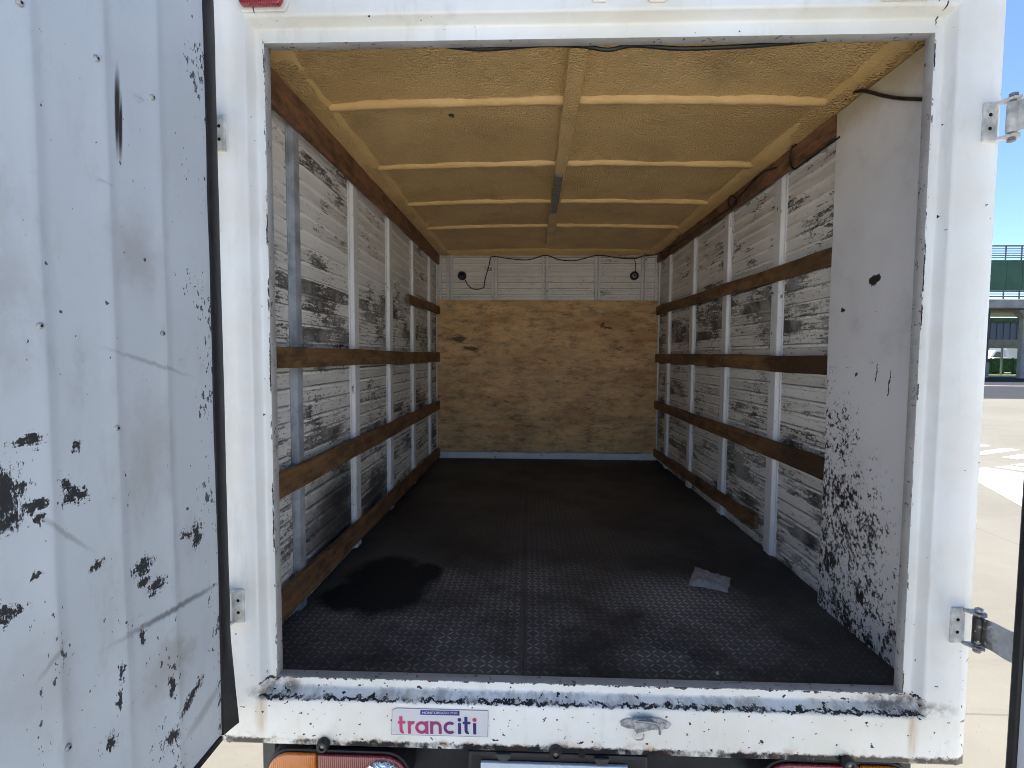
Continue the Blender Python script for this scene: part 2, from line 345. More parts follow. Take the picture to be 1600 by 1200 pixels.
def m_ply():
    t = NT('stained plywood'); p = t.pos
    q = t.vm('ADD', p, t.vm('SCALE', t.noise(t.mapping(p, (1.2, 1, 3)), 1.2, 3, .5, color=True), sc_=.5))
    g = t.noise(t.mapping(q, (1.6, 1, 9)), 1.5, 6, .6, 1.2)
    c = t.mix(t.mr(g, .3, .7), (.74, .45, .21), (.86, .57, .285))
    c = t.mix(t.mr(t.noise(t.mapping(p, (2, 1, 30)), 1.5, 5, .65), .5, .8, 0, .55), c, (.46, .26, .12))
    red = t.mr(t.noise(t.mapping(p, (1.1, 1, 3.5)), 1.7, 4, .6), .5, .72)
    c = t.mix(t.ma('MULTIPLY', red, .8), c, (.62, .29, .115))
    dirt = t.mr(t.noise(t.mapping(p, (1, 1, 2.2)), 3.2, 8, .76), .36, .70)
    c = t.mix(t.ma('MULTIPLY', dirt, .5), c, (.27, .175, .10))
    big = t.noise(p, 4, 3, .6)
    s = t.noise(t.mapping(p, (9, 1, 38), rot=(0, .12, 0)), 1.0, 6, .75)
    sc1 = t.mr(t.ma('SUBTRACT', s, t.ma('SUBTRACT', .70, t.ma('MULTIPLY', t.mr(big, .35, .65), .19))), 0, .14)
    s2 = t.mr(t.noise(t.mapping(p, (12, 1, 16), rot=(0, -.5, 0)), 2.5, 6, .8), .61, .68)
    smg = t.mr(t.noise(t.mapping(p, (5, 1, 13)), 1.3, 8, .78), .46, .66)
    c = t.mix(t.ma('MULTIPLY', smg, .68), c, (.15, .095, .06))
    qd = t.vm('ADD', p, t.vm('SCALE', t.vm('SUBTRACT', t.noise(t.mapping(p, (10, 1, 26)), 1, 5, .75, color=True), (.5, .5, .5)), sc_=.14))
    P = PY(715, 530, 3.064); P2 = PY(735, 545, 3.064); P3 = PY(948, 510, 3.064)
    mk = t.ma('MAXIMUM', t.ma('MAXIMUM', t.blob(qd, (P.x, P.z), (.08, .028), 0, .4, 'xz'), t.blob(qd, (P2.x, P2.z), (.07, .022), 0, .4, 'xz')), t.blob(qd, (P3.x, P3.z), (.06, .012), -.4, .4, 'xz'))
    c = t.mix(t.ma('MULTIPLY', t.ma('MAXIMUM', t.ma('MULTIPLY', t.ma('MAXIMUM', sc1, s2), .75), mk), .85), c, (.045, .034, .024))
    return t.done(c, .65, 0, .25)

def m_foam():
    t = NT('sprayed foam'); p = t.pos
    c = t.mix(t.mr(t.noise(p, 2.5, 5, .6), .3, .7), (.82, .56, .25), (.70, .46, .19))
    c = t.mix(t.mr(t.noise(p, 4, 7, .75), .46, .76, 0, .75), c, (.44, .29, .12))
    v = t.vor(p, 140); n = t.noise(p, 85, 4, .65)
    h = t.ma('ADD', t.ma('MULTIPLY', v, -.9), n)
    t.bump(h, 1.0, .007)
    return t.done(c, .32, 0, .6)

def m_foam_rib():
    t = NT('foam over ribs'); p = t.pos
    c = t.mix(t.mr(t.noise(p, 5, 5, .6), .3, .7), (.83, .57, .25), (.72, .48, .195))
    t.bump(t.ma('ADD', t.ma('MULTIPLY', t.vor(p, 120), -.6), t.noise(p, 70, 4)), .55, .004)
    return t.done(c, .45, 0, .5)

def m_mat(k=1.):
    t = NT('rubber floor'); p = t.pos
    q = t.vm('ADD', p, t.vm('SCALE', t.vm('SUBTRACT', t.noise(p, 6, 6, .7, color=True), (.5, .5, .5)), sc_=.25))
    dust_sheen = t.mr(t.noise(q, 2.0, 6, .68), .34, .66)
    P1 = PZ(800, 980, .805); P2 = PZ(1080, 980, .805); P3 = PZ(640, 1000, .805)
    zone = t.ma('MAXIMUM', t.ma('MAXIMUM', t.blob(q, (P1.x, P1.y), (.80, .50), 0, .7, 'xy'), t.blob(q, (P2.x, P2.y), (.35, .40), 0, .7, 'xy')), .24)
    dust_sheen = t.ma('MULTIPLY', dust_sheen, zone)
    c = t.mix(t.mr(t.noise(p, 2, 5, .6), .35, .65), (.024, .024, .025), (.036, .035, .034))
    br = t.mr(t.noise(t.vm('ADD', p, (3, 1, 0)), 2.4, 5, .7), .52, .75)
    c = t.mix(t.ma('MULTIPLY', br, .5), c, (.07, .056, .042))
    c = t.mix(t.ma('MULTIPLY', dust_sheen, .9), c, (.168 * k, .160 * k, .150 * k))  # dust, brightened on the tread bars to paint in sky reflection
    
    q3 = t.vm('ADD', p, t.vm('SCALE', t.vm('SUBTRACT', t.noise(p, 10, 5, .65, color=True), (.5, .5, .5)), sc_=.12))
    wet = t.ma('MAXIMUM', t.ma('MAXIMUM', t.blob(q3, (-.70, .66), (.17, .26), .25, .22, 'xy'), t.blob(q3, (-.59, .75), (.10, .10), 0, .25, 'xy')), t.blob(q3, (-.80, .56), (.10, .13), 0, .22, 'xy'))
    c = t.mix(t.ma('MULTIPLY', wet, .97), c, (.003, .003, .003))
    grit = t.mr(t.noise(p, 90, 3, .6), .68, .72)
    c = t.mix(t.ma('MULTIPLY', t.ma('MULTIPLY', grit, .5), t.ma('SUBTRACT', 1., wet)), c, (.14, .13, .12))
    t.bump(t.noise(p, 160, 3), .25, .001)
    return t.done(c, t.mr(wet, 0, 1, t.mr(dust_sheen, 0, 1, .58, .72), .8), 0, .45)

def m_corner_panel():
    t = NT('chipped white sheet'); p = t.pos; xyz = t.sep(p)
    c = t.mix(t.mr(t.noise(p, 3, 5, .6), .3, .7), (.76, .75, .755), (.68, .67, .67))
    # density of chips: towards the far edge and low down
    far = t.mr(xyz[1], .15, .60); low = t.mr(xyz[2], 2.05, 1.40); vlow = t.mr(xyz[2], 1.6, 1.0)
    dens = t.ma('ADD', t.ma('MULTIPLY', t.ma('MULTIPLY', far, low), .72), t.ma('MULTIPLY', vlow, .64))
    dens = t.ma('MULTIPLY', dens, t.mr(t.noise(p, 7, 5, .7), .30, .65, .45, 1.3))
    dens = t.ma('MINIMUM', dens, t.mr(t.noise(p, 11, 4, .7), .3, .66, .62, 1.12))
    n1 = t.noise(t.mapping(p, (1, 1, .8), rot=(.6, 0, 0)), 70, 5, .80)
    chip = t.mr(t.ma('SUBTRACT', n1, t.ma('SUBTRACT', .745, t.ma('MULTIPLY', dens, .285))), 0, .012)
    n2 = t.noise(t.mapping(p, (1, 85, 12), rot=(-.75, 0, 0)), 1, 5, .75)
    scr = t.mr(t.ma('SUBTRACT', n2, t.ma('SUBTRACT', .76, t.ma('MULTIPLY', vlow, .135))), 0, .02)
    n3 = t.mr(t.noise(t.mapping(p, (1, 16, 90), rot=(.35, 0, 0)), 1, 4, .65), .685, .70)
    q2 = t.vm('ADD', p, t.vm('SCALE', t.vm('SUBTRACT', t.noise(p, 40, 4, .7, color=True), (.5, .5, .5)), sc_=.03))
    B = PX(1366, 437, .895)
    spot = t.ma('MAXIMUM', t.blob(q2, (B.y, B.z), (.026, .016), -.2, .1), 0.)
    for (px, py, a, b_) in ((1318, 485, .012, .006), (1338, 585, .008, .008), (1370, 585, .003, .03), (1390, 600, .003, .04)):
        Q = PX(px, py, .895); spot = t.ma('MAXIMUM', spot, t.blob(q2, (Q.y, Q.z), (a, b_), .1, .15))
    mk = t.ma('MAXIMUM', t.ma('MAXIMUM', chip, scr), t.ma('MAXIMUM', t.ma('MULTIPLY', n3, low), spot))
    stain = t.mr(t.ma('ADD', xyz[2], t.ma('MULTIPLY', t.noise(p, 14, 4), .12)), 2.44, 2.56)
    c = t.mix(t.ma('MULTIPLY', stain, .75), c, (.48, .40, .24))
    c = t.mix(t.ma('MULTIPLY', t.mr(t.noise(p, 6, 6, .7), .5, .8), .3), c, (.35, .33, .32))
    col = t.mix(mk, c, t.mix(t.noise(p, 50, 3), (.012, .011, .011), (.045, .038, .034)))
    t.bump(t.noise(p, 12, 3), .2, .0015)
    return t.done(col, .48, 0, .4)

def m_concrete(name, k, tint=(1, 1, 1)):
    t = NT(name); p = t.pos; xyz = t.sep(p)
    def C(r, g, b): return (r * k * tint[0], g * k * tint[1], b * k * tint[2])
    c = t.mix(t.mr(t.noise(p, .35, 6, .6), .3, .7), C(1.0, .93, .79), C(.84, .78, .66))
    c = t.mix(t.mr(t.noise(p, 5, 7, .7), .45, .75, 0, .35), c, C(1.14, 1.06, .90))
    c = t.mix(t.mr(t.noise(t.mapping(p, (1, 6, 1), rot=(0, 0, .2)), .8, 5, .7), .54, .75, 0, .5), c, C(.62, .58, .50))
    c = t.mix(t.mr(t.noise(p, 55, 3, .6), .64, .72, 0, .5), c, C(.5, .46, .40))
    def joint(v, per, off):
        f = t.ma('FRACT', t.ma('DIVIDE', t.ma('ADD', v, off), per)); return t.mr(t.ma('ABSOLUTE', t.ma('SUBTRACT', f, .5)), .008 / per, .004 / per)
    j = t.ma('MAXIMUM', joint(xyz[0], 4.0, 1.7), joint(xyz[1], 4.5, 1.1))
    c = t.mix(t.ma('MULTIPLY', j, .5), c, C(.45, .42, .36))
    t.bump(t.noise(p, 60, 5, .7), .3, .004)
    return t.done(c, .85, 0, .2)

def m_shaded_asphalt():
    t = NT('shaded_asphalt'); p = t.pos
    c = t.mix(t.mr(t.noise(p, .5, 6, .65), .3, .7), (.013, .015, .020), (.019, .021, .027))  # colour darkened to stand in for the viaduct's shadow
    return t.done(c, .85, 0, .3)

def m_cladding():
    t = NT('ribbed cladding'); return t.done(t.mix(t.noise(t.pos, .4, 4), (.06, .075, .105), (.085, .10, .135)), .5)

M = dict(frame=m_frame_paint(), lip=m_lip(), door=m_door(), door2=m_door((0, .31, -.38)), wall=m_wall('y'), wallr=m_wall('y', 3.3), wallf=m_wall('x', 1.2, -.03, .052), post=m_post(),
         wood=m_wood('slat wood', (.19, .10, .045), (.30, .17, .082)), rail=m_wood('rail wood', (.23, .115, .062), (.34, .175, .10)), ply=m_ply(), foam=m_foam(),
         rib=m_foam_rib(), mat=m_mat(), tread=m_mat(2.7), cpanel=m_corner_panel(), ground=m_concrete('worn concrete yard', .185, (1, 1, .97)), bounce_slab=m_concrete('pale concrete apron', .50), shaded_asphalt=m_shaded_asphalt(), clad=m_cladding(),
         rubber=simple('black rubber', (.010, .010, .013), .55, 0, .3, 20, .2), metal=simple('painted hinge metal', (.60, .60, .57), .42, 0, .2, 30, .2),
         zinc=simple('bare zinc', (.30, .30, .31), .4, .7, .2, 30, .2), dark=simple('dark chassis steel', (.014, .014, .016), .55, 0, .3, 10, .2),
         darkgrey=simple('grey mudguard plastic', (.05, .055, .055), .6, 0, .2, 10), cable=simple('cable sheath', (.012, .011, .011), .45, 0, .3, 30),
         greasy=simple('greased strap', (.02, .016, .015), .4, 0, .4, 40), shell=simple('outer body paint', (.74, .74, .73), .4, 0, .06, 3),
         underside=simple('timber deck', (.05, .045, .04), .8), hole=simple('hole', (.004, .004, .004), .9),
         conc=simple('viaduct concrete', (.42, .39, .345), .8, 0, .12, 1.2), greenp=simple('green cladding', (.035, .115, .055), .45, 0, .1, .8), railm=simple('railing steel', (.16, .17, .19), .5, .2, .1, 2),
         hedge=simple('fence screen green', (.03, .085, .03), .7, 0, .3, 3), grassm=simple('verge grass', (.14, .20, .03), .9, 0, .35, 6), kerb=simple('kerb stone', (.55, .54, .50), .8, 0, .1, 3),
         whitev=simple('vehicle white', (.70, .71, .72), .35, 0, .05, 1), tyre=simple('tyre', (.02, .02, .02), .8, 0, .2, 10), glassd=simple('dark window', (.02, .025, .03), .08, 0, .1, 3))
def m_paint():
    t = NT('road paint'); n = t.noise(t.pos, 6, 6, .7)
    return t.done(t.mix(t.mr(n, .62, .72, 0, .6), (.80, .80, .77), (.45, .43, .38)), .7)
M['paint'] = m_paint()
def m_lens(name, col, clear=False):
    t = NT(name); w_ = t.n('ShaderNodeTexWave'); w_.inputs['Scale'].default_value = 60; w_.bands_direction = 'X'; t.put(w_.inputs['Vector'], t.pos)
    t.bump(w_.outputs['Fac'], .4, .002)
    m = t.done(col, .12, 0, .6); t.b.inputs['Coat Weight'].default_value = .6; t.b.inputs['Coat Roughness'].default_value = .05
    if not clear: t.b.inputs['Transmission Weight'].default_value = .25
    return m
M['amber'] = m_lens('amber lens', (.75, .20, .01)); M['red'] = m_lens('red lens', (.22, .008, .012)); M['redl'] = m_lens('marker red lens', (.36, .012, .02))
t_ = NT('reflector chrome'); t_.bump(t_.vor(t_.mapping(t_.pos, (1, .2, 1)), 110), .8, .006); M['chrome'] = t_.done((.75, .77, .80), .12, .9)
t_ = NT('sticker vinyl'); M['sticker'] = t_.done(t_.mix(t_.noise(t_.pos, 14, 4), (.60, .61, .65), (.66, .665, .70)), .25)
t_ = NT('plate'); M['plate'] = t_.done((.62, .68, .74), .25)
M['stblue'] = simple('sticker blue', (.035, .04, .26), .3); M['sttext'] = simple('sticker white print', (.70, .70, .75), .3); M['stedge'] = simple('sticker border', (.20, .22, .28), .4)
def m_bag():
    t = NT('clear plastic film'); t.b.inputs['Transmission Weight'].default_value = .55; t.b.inputs['IOR'].default_value = 1.15
    t.bump(t.noise(t.pos, 60, 4), .5, .004); return t.done((.62, .62, .66), .22, 0, .9)
M['bag'] = m_bag(); M['tear'] = simple('torn foam', (.09, .06, .03), .8); M['greypost'] = simple('grey post paint', (.36, .385, .43), .5, 0, .2, 12, .2)
M['worn'] = simple('worn keeper metal', (.42, .43, .45), .38, .3, .3, 60, .3)

# ------------------------------------------------------------------ ground
ZF = .803
g = MB(); g.add([(-600, -600, 0), (600, -600, 0), (600, 900, 0), (-600, 900, 0)], [(0, 1, 2, 3)])
tag(g.build('ground', M['ground']), kind='structure')
g = MB(); g.add([(-60, -60, .004), (60, -60, .004), (60, .35, .004), (-60, .35, .004)], [(0, 1, 2, 3)])  # unseen pale slab, added to bounce sunlight into the cargo bay
tag(g.build('bounce_pavement', M['bounce_slab']), kind='structure')
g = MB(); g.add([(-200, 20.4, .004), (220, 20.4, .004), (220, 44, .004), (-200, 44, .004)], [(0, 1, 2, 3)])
tag(g.build('road', M['shaded_asphalt']), kind='structure')  # road tone carries the shadow band in front of the viaduct
g = MB(); g.add([(-200, 30.0, .008), (220, 30.0, .008), (220, 30.35, .008), (-200, 30.35, .008)], [(0, 1, 2, 3)]); tag(g.build('lane_line', M['kerb']), kind='structure')
# painted crossing bars on the yard
def crop(x, y): return (1480 + x / 4.2857, 580 + y / 4.2857)
bars = [[(120, 497), (240, 488), (290, 500), (120, 519)], [(120, 552), (380, 515), (490, 525), (290, 553), (120, 575)],
        [(365, 575), (560, 548), (660, 560), (470, 590)], [(430, 626), (640, 602), (760, 612), (560, 640)],
        [(320, 640), (420, 632), (760, 690), (760, 706)], [(100, 660), (260, 645), (780, 720), (780, 1060), (100, 682)]]
for b_ in bars:
    q = [PZ(*crop(*c), .004) for c in b_]; m = MB(); m.add(q, [tuple(range(len(q)))]); tag(m.build('crossing_marking', M['paint']), kind='structure')

# ------------------------------------------------------------------ the truck
T = empty('box_truck'); tag(T, 'white box truck with its scuffed empty cargo bay open at the rear', 'truck')
# outer shell
shell = MB().box(-.967, -.954, .061, 3.16, .69, 2.66).build('outer_side_sheet', M['shell'], T)
MB().box(.954, .967, .061, 3.16, .69, 2.66).build('outer_side_sheet', M['shell'], T)
MB().box(-.967, .967, .061, 3.16, 2.662, 2.70).build('roof', M['shell'], T, .01, 2)
MB().box(-.953, .953, 3.14, 3.158, .69, 2.66).build('outer_front_sheet', M['shell'], T)
MB().box(-.953, .953, .07, 3.138, .70, .796).build('floor_deck', M['underside'], T)
# rear frame, swept as four mitred pieces
LV = [(.966, .668, 2.701, .062), (.952, .671, 2.69, .014), (.92, .675, 2.664, 0.), (.838, .797, 2.500, 0.), (.828, .812, 2.490, .034), (.808, .836, 2.457, .034)]
LIP = [(.808, .836, 2.457, .034), (.808, .836, 2.457, .066), (.945, .80, 2.64, .066)]
def strip(levels, side):
    m = MB(); pr = []
    for (x, zb, zt, y) in levels:
        a, b, c, d = (-x, y, zb), (x, y, zb), (x, y, zt), (-x, y, zt)
        pr.append({'sill': (a, b), 'header': (d, c), 'left': (a, d), 'right': (b, c)}[side])
    n = 24                                        # cut lengthwise so the sheet can be slightly uneven
    vs = []; fs = []
    for i, (p, q) in enumerate(pr):
        for k in range(n + 1):
            v = Vector(p).lerp(Vector(q), k / n)
            vs.append(v)
    for i in range(len(pr) - 1):
        for k in range(n):
            fs.append((i * (n + 1) + k, i * (n + 1) + k + 1, (i + 1) * (n + 1) + k + 1, (i + 1) * (n + 1) + k))
    return m.add(vs, fs)
fr = {}
for side, nm in (('left', 'frame_post'), ('right', 'frame_post'), ('header', 'frame_header'), ('sill', 'frame_sill')):
    o = strip(LV, side).build(nm, M['frame'], T, .0055, 3, True, 60); fr[side] = o
    strip(LIP, side).build('sealing_lip', M['lip'], o, .002, 1, True, 50)
# small weld bead across the header strip
MB().tube([PY(742, 40, .0335), PY(744, 50, .0325), PY(745, 61, .0335)], .0022, 6).build('weld_bead', M['frame'], fr['header'])

# --- floor mats with raised tread bars
def tread(x0, x1, y0, y1, z, p=.0235):
    ni, nj = int((x1 - x0) / p), int((y1 - y0) / p)
    I, J = np.meshgrid(np.arange(ni), np.arange(nj), indexing='ij'); I = I.ravel(); J = J.ravel()
    cx, cy = x0 + (I + .5) * p, y0 + (J + .5) * p; s = np.where((I + J) % 2, 1., -1.)
    L, W_, Hh = .0112, .0031, .0021; r2 = .70710678
    ux, uy = r2 * np.ones_like(s), r2 * s; vx, vy = -uy, ux
    loc = [(-L, 0, 0), (-L * .6, -W_, 0), (L * .6, -W_, 0), (L, 0, 0), (L * .6, W_, 0), (-L * .6, W_, 0), (-L * .62, 0, Hh), (L * .62, 0, Hh)]
    V = np.stack([np.stack([cx + a * ux + b * vx, cy + a * uy + b * vy, np.full_like(cx, z + c)], -1) for a, b, c in loc], 1).reshape(-1, 3)
    F = np.array([(0, 1, 6), (1, 2, 7), (1, 7, 6), (2, 3, 7), (3, 4, 7), (4, 5, 6), (4, 6, 7), (5, 0, 6)])
    F = (F[None] + (np.arange(len(cx)) * 8)[:, None, None]).reshape(-1, 3)
    me = bpy.data.meshes.new('tread_bars'); me.vertices.add(len(V)); me.vertices.foreach_set('co', V.ravel())
    me.loops.add(F.size); me.loops.foreach_set('vertex_index', F.ravel().astype(np.int32)); me.polygons.add(len(F))
    me.polygons.foreach_set('loop_start', np.arange(0, F.size, 3, dtype=np.int32)); me.update(); me.validate()
    me.materials.append(M['tread']); o = bpy.data.objects.new('tread_bars', me); COL.objects.link(o); o['kind'] = 'stuff'; return o
SEAM = PZ(819, 1000, .805).x
for (a, b) in ((-.948, SEAM - .0006), (SEAM + .0006, .948)):
    mo = MB().box(a, b, .070, 3.10, .7965, ZF).build('floor_mat', M['mat'], T, .001)
    tr = tread(a + .004, b - .004, .072, 3.09, ZF - .0002); tr.parent = mo

# --- side walls: corrugated panels between posts
def corr(pitch, z0, z1, h=.0065):                 # list of (z, offset)
    out = []; z = z0
    while z < z1 - .001:
        for a, o in ((0, 0), (.62 * pitch, 0), (.73 * pitch, h), (.88 * pitch, h), (.985 * pitch, 0)):
            if z + a < z1: out.append((z + a, o))
        z += pitch
    out.append((z1, 0)); return out
POSTS = [.46, 1.04, 1.62, 2.20, 2.78]
for sgn in (-1, 1):
    W_ = MB().box(sgn * .9495, sgn * .9535, .07, 3.135, .798, 2.64).build('side_wall', M['wall'], T)
    ys = [.075] + POSTS + [3.10]
    for i in range(len(ys) - 1):
        y0, y1 = ys[i] + (.034 if i else 0), ys[i + 1] - (.034 if i < len(ys) - 2 else 0)
        prof = corr(.0555, .80, 2.56, .010); vs = []; fs = []; nseg = 6
        for (z, o) in prof:
            for k in range(nseg + 1):
                y = (y0, y0 + .012, y0 + .045, (y0 + y1) / 2, y1 - .045, y1 - .012, y1)[k]
                vs.append((sgn * (.9470 - (o if 1 < k < 5 else 0) - .0025 * fbm(y * 2.1, z * 2.3, i + sgn * 5)), y, z))
        for a in range(len(prof) - 1):
            for k in range(nseg):
                fs.append((a * (nseg + 1) + k, a * (nseg + 1) + k + 1, (a + 1) * (nseg + 1) + k + 1, (a + 1) * (nseg + 1) + k))
        MB().add(vs, fs).build('wall_panel', M['wall' if sgn < 0 else 'wallr'], W_, smooth=True, ang=20)
    for i, y in enumerate(POSTS):
        f = .9265; poly = [(sgn * .9485, y - .046, .805), (sgn * .9425, y - .046, .805), (sgn * .9425, y - .034, .805), (sgn * f, y - .030, .805), (sgn * f, y + .030, .805), (sgn * .9425, y + .034, .805), (sgn * .9425, y + .046, .805), (sgn * .9485, y + .046, .805)]
        zk = .7 if sgn < 0 and i == 0 else 1.
        poly = [(a, y + (b - y) * zk, c) for a, b, c in poly]
        po = MB().prism(poly, (0, 0, 1.74)).build('wall_post', M['post'] if not (sgn < 0 and i == 0) else M['greypost'], W_, .0015)
# --- front wall
Fw = MB().box(-.949, .949, 3.112, 3.137, .798, 2.62).build('front_wall', M['wallf'], T)
fx = [PY(p, 435, 3.08).x for p in (703, 773, 852, 934.5, 1007)]
edges = [-.945] + fx + [.945]
for i in range(6):
    x0, x1 = edges[i] + (.028 if i else 0), edges[i + 1] - (.028 if i < 5 else 0)
    if x1 - x0 < .02: continue
    prof = corr(.052, .80, 2.56, .007); vs = []; fs = []
    for (z, o) in prof: vs += [(x0, 3.108 - o, z), (x1, 3.108 - o, z)]
    for a in range(len(prof) - 1): fs.append((2 * a, 2 * a + 1, 2 * a + 3, 2 * a + 2))
    MB().add(vs, fs).build('wall_panel', M['wallf'], Fw, smooth=True, ang=20)
for x in fx:
    z0 = .805
    for (a, b) in ((-.026, -.009), (.003, .022)):
        MB().box(x + a, x + b, 3.082, 3.109, z0, 2.56).build('wall_post', M['post'], Fw, .003, 2)
for x in (-.935, -.905, .905, .935): MB().box(x - .008, x + .008, 3.078, 3.109, .805, 2.56).build('wall_post', M['post'], Fw, .003, 2)
for x in fx: MB().box(x - .022, x + .022, 3.064, 3.0695, .804, .862).build('rail_clip', M['post'], T, .002)
MB().box(-.94, .94, 3.070, 3.0805, .804, .858).build('bottom_rail', M['post'], T, .003)
a, b, c, d = PY(683, 469, 3.064), PY(1028, 470, 3.064), PY(1025, 708, 3.064), PY(684, 704, 3.064)
MB().hexa([a, b, c, d], [p + Vector((0, .0145, 0)) for p in (a, b, c, d)]).build('plywood_panel', M['ply'], T, .001)

# --- timber rails and slats (height read at both ends on the plane of their faces)
def slat(name, sx, near, far, th=.021, mat='wood', y0=None, y1=3.058):
    X = sx * .9045
    pt = [PX(*near[0], X), PX(*near[1], X), PX(*far[0], X), PX(*far[1], X)]
    def zat(pa, pb, y): return pa.z + (pb.z - pa.z) * (y - pa.y) / (pb.y - pa.y)
    ya = y0 if y0 is not None else .072
    n = 44; vs = []; fs = []
    for k in range(n + 1):
        y = ya + (y1 - ya) * k / n
        zt, zb = zat(pt[0], pt[2], y), zat(pt[1], pt[3], y)
        w1 = .005 * fbm(y * 1.7, zt * 9, sx) + .0012 * fbm(y * 19, zt * 9, sx); w2 = .003 * fbm(y * 1.3, zt * 5 + 7, sx)
        xf = sx * (.9045 + w2 * .5); xb = sx * (.9045 + th)
        vs += [(xf, y, zb + w1), (xf, y, zt + w1), (xb, y, zt + w1), (xb, y, zb + w1)]
    for k in range(n):
        for j in range(4): fs.append((4 * k + j, 4 * k + (j + 1) % 4, 4 * k + 4 + (j + 1) % 4, 4 * k + 4 + j))
    fs += [(3, 2, 1, 0), (4 * n, 4 * n + 1, 4 * n + 2, 4 * n + 3)]
    return MB().add(vs, fs).build(name, M[mat], T, .0022, 1, True, 30)
slat('top_rail', -1, ((425, 105), (426.7, 161.7)), ((686.7, 396.7), (683.3, 410)), mat='rail')
slat('top_rail', 1, ((1305, 163), (1305, 213.5)), ((1031, 394), (1027, 410)), mat='rail', y0=.60)
slat('wood_slat', -1, ((437, 543), (437, 577)), ((685, 551), (685, 566)))
slat('wood_slat', -1, ((440, 740), (441, 779)), ((685, 627), (685, 641)))
slat('wood_slat', -1, ((446, 922), (447, 968)), ((685, 702), (685, 716)))
slat('wood_slat', -1, ((640, 459), (640, 474)), ((685, 478), (685, 490)), y0=PX(640, 465, -.9045).y)
slat('wood_slat', 1, ((1297, 387), (1295.5, 414)), ((1030, 478), (1030, 491)), y0=.575)
slat('wood_slat', 1, ((1290, 556), (1287.7, 586.5)), ((1026, 553), (1026, 566)), y0=.575)
slat('wood_slat', 1, ((1283, 716), (1280, 749)), ((1024.5, 627), (1024.5, 639)), y0=.575)
slat('wood_slat', 1, ((1178.5, 806), (1177, 826)), ((1025, 704), (1025, 716)), y0=PX(1178, 815, .9045).y)
# --- white sheet lining the rear corner
yc = PX(1290, 640, .895).y
vs = []; fs = []; nz, ny = 40, 8
for i in range(nz + 1):
    for k in range(ny + 1):
        z = .806 + (2.515 - .806) * i / nz; y = .085 + (yc - .085) * k / ny
        vs.append((.895 + .0035 * fbm(y * 3, z * 2.2, 3), y, z))
for i in range(nz):
    for k in range(ny): fs.append((i * (ny + 1) + k, i * (ny + 1) + k + 1, (i + 1) * (ny + 1) + k + 1, (i + 1) * (ny + 1) + k))
ob = MB().add(vs, fs).build('corner_sheet', M['cpanel'], T, smooth=True, ang=60)
md = ob.modifiers.new('thickness', 'SOLIDIFY'); md.thickness = .026; ob.modifiers.new('edges', 'EDGE_SPLIT').split_angle = R(40); md.offset = -1 if ob.data.polygons[0].normal.x < 0 else 1

# --- ceiling: sprayed foam over an arched roof
def zc(x): return 2.553 + .015 * (1 - (x / .86) ** 2)
nx, ny = 150, 230; vs = []; fs = []
for j in range(ny + 1):
    y = .067 + (3.108 - .067) * j / ny
    for i in range(nx + 1):
        x = -.947 + 1.894 * i / nx; z = zc(min(abs(x), .86))
        e = abs(x)
        if e > .835: z -= .022 * min(1, (e - .835) / .062)
        if y > 3.0: z -= .022 * min(1, (y - 3.0) / .06)
        if e > .83 or y > 2.98: z = max(z, 2.529)
        z += .0028 * fbm(x * 30, y * 30, 0, 3) + .007 * fbm(x * 4, y * 4, 5, 3)
        vs.append((x, y, z))
for j in range(ny):
    for i in range(nx): fs.append((j * (nx + 1) + i, j * (nx + 1) + i + 1, (j + 1) * (nx + 1) + i + 1, (j + 1) * (nx + 1) + i))
foam = MB().add(vs, fs).build('ceiling_foam', M['foam'], T, smooth=True, ang=80)
if foam.data.polygons[0].normal.z > 0: foam.data.flip_normals()
def foam_rib(y, hw=.0165):
    vs = []; fs = []; n = 70; prof = [(-hw * 1.3, .010), (-hw, -.004), (-hw * .6, -.0135), (hw * .6, -.0135), (hw, -.004), (hw * 1.3, .010)]
    for k in range(n + 1):
        x = -.845 + 1.69 * k / n
        for (dy, dz) in prof:
            vs.append((x, y + dy + .004 * fbm(x * 7, y, dy * 40), zc(min(abs(x), .86)) + dz - .004 + .004 * fbm(x * 14, y * 3 + dy * 30, 2)))
    m = len(prof)
    for k in range(n):
        for j in range(m - 1): fs.append((k * m + j, k * m + j + 1, (k + 1) * m + j + 1, (k + 1) * m + j))
    return MB().add(vs, fs).build('roof_rib', M['rib'], foam, smooth=True, ang=80)
def cove(side):
    vs = []; fs = []; n = 90
    for k in range(n + 1):
        if side: y = .07 + (3.05 - .07) * k / n
        else: x = -.84 + 1.68 * k / n
        for a, (u, dz) in enumerate(((.826, .010), (.836, -.006), (.866, -.013), (.902, -.023), (.918, -.026))):
            w_ = .004 * fbm(k * .33, a * 1.7, 3 + side)
            if side: vs.append((side * (u + w_ * .5), y, 2.553 + dz + w_))
            else: vs.append((x, 3.075 - (.902 - u) * 1.0 + w_ * .5, zc(min(abs(x), .86)) - .015 * (1 - (x / .86) ** 2) * (.2 + .2 * a) + dz + w_))
    for k in range(n):
        for a in range(4): fs.append((k * 5 + a, k * 5 + a + 1, (k + 1) * 5 + a + 1, (k + 1) * 5 + a))
    return MB().add(vs, fs).build('foam_cove', M['rib'], foam, smooth=True, ang=80)
for sd in (-1, 1, 0): cove(sd)
for yy in (.553, 1.125, 1.69, 2.24): foam_rib(yy)
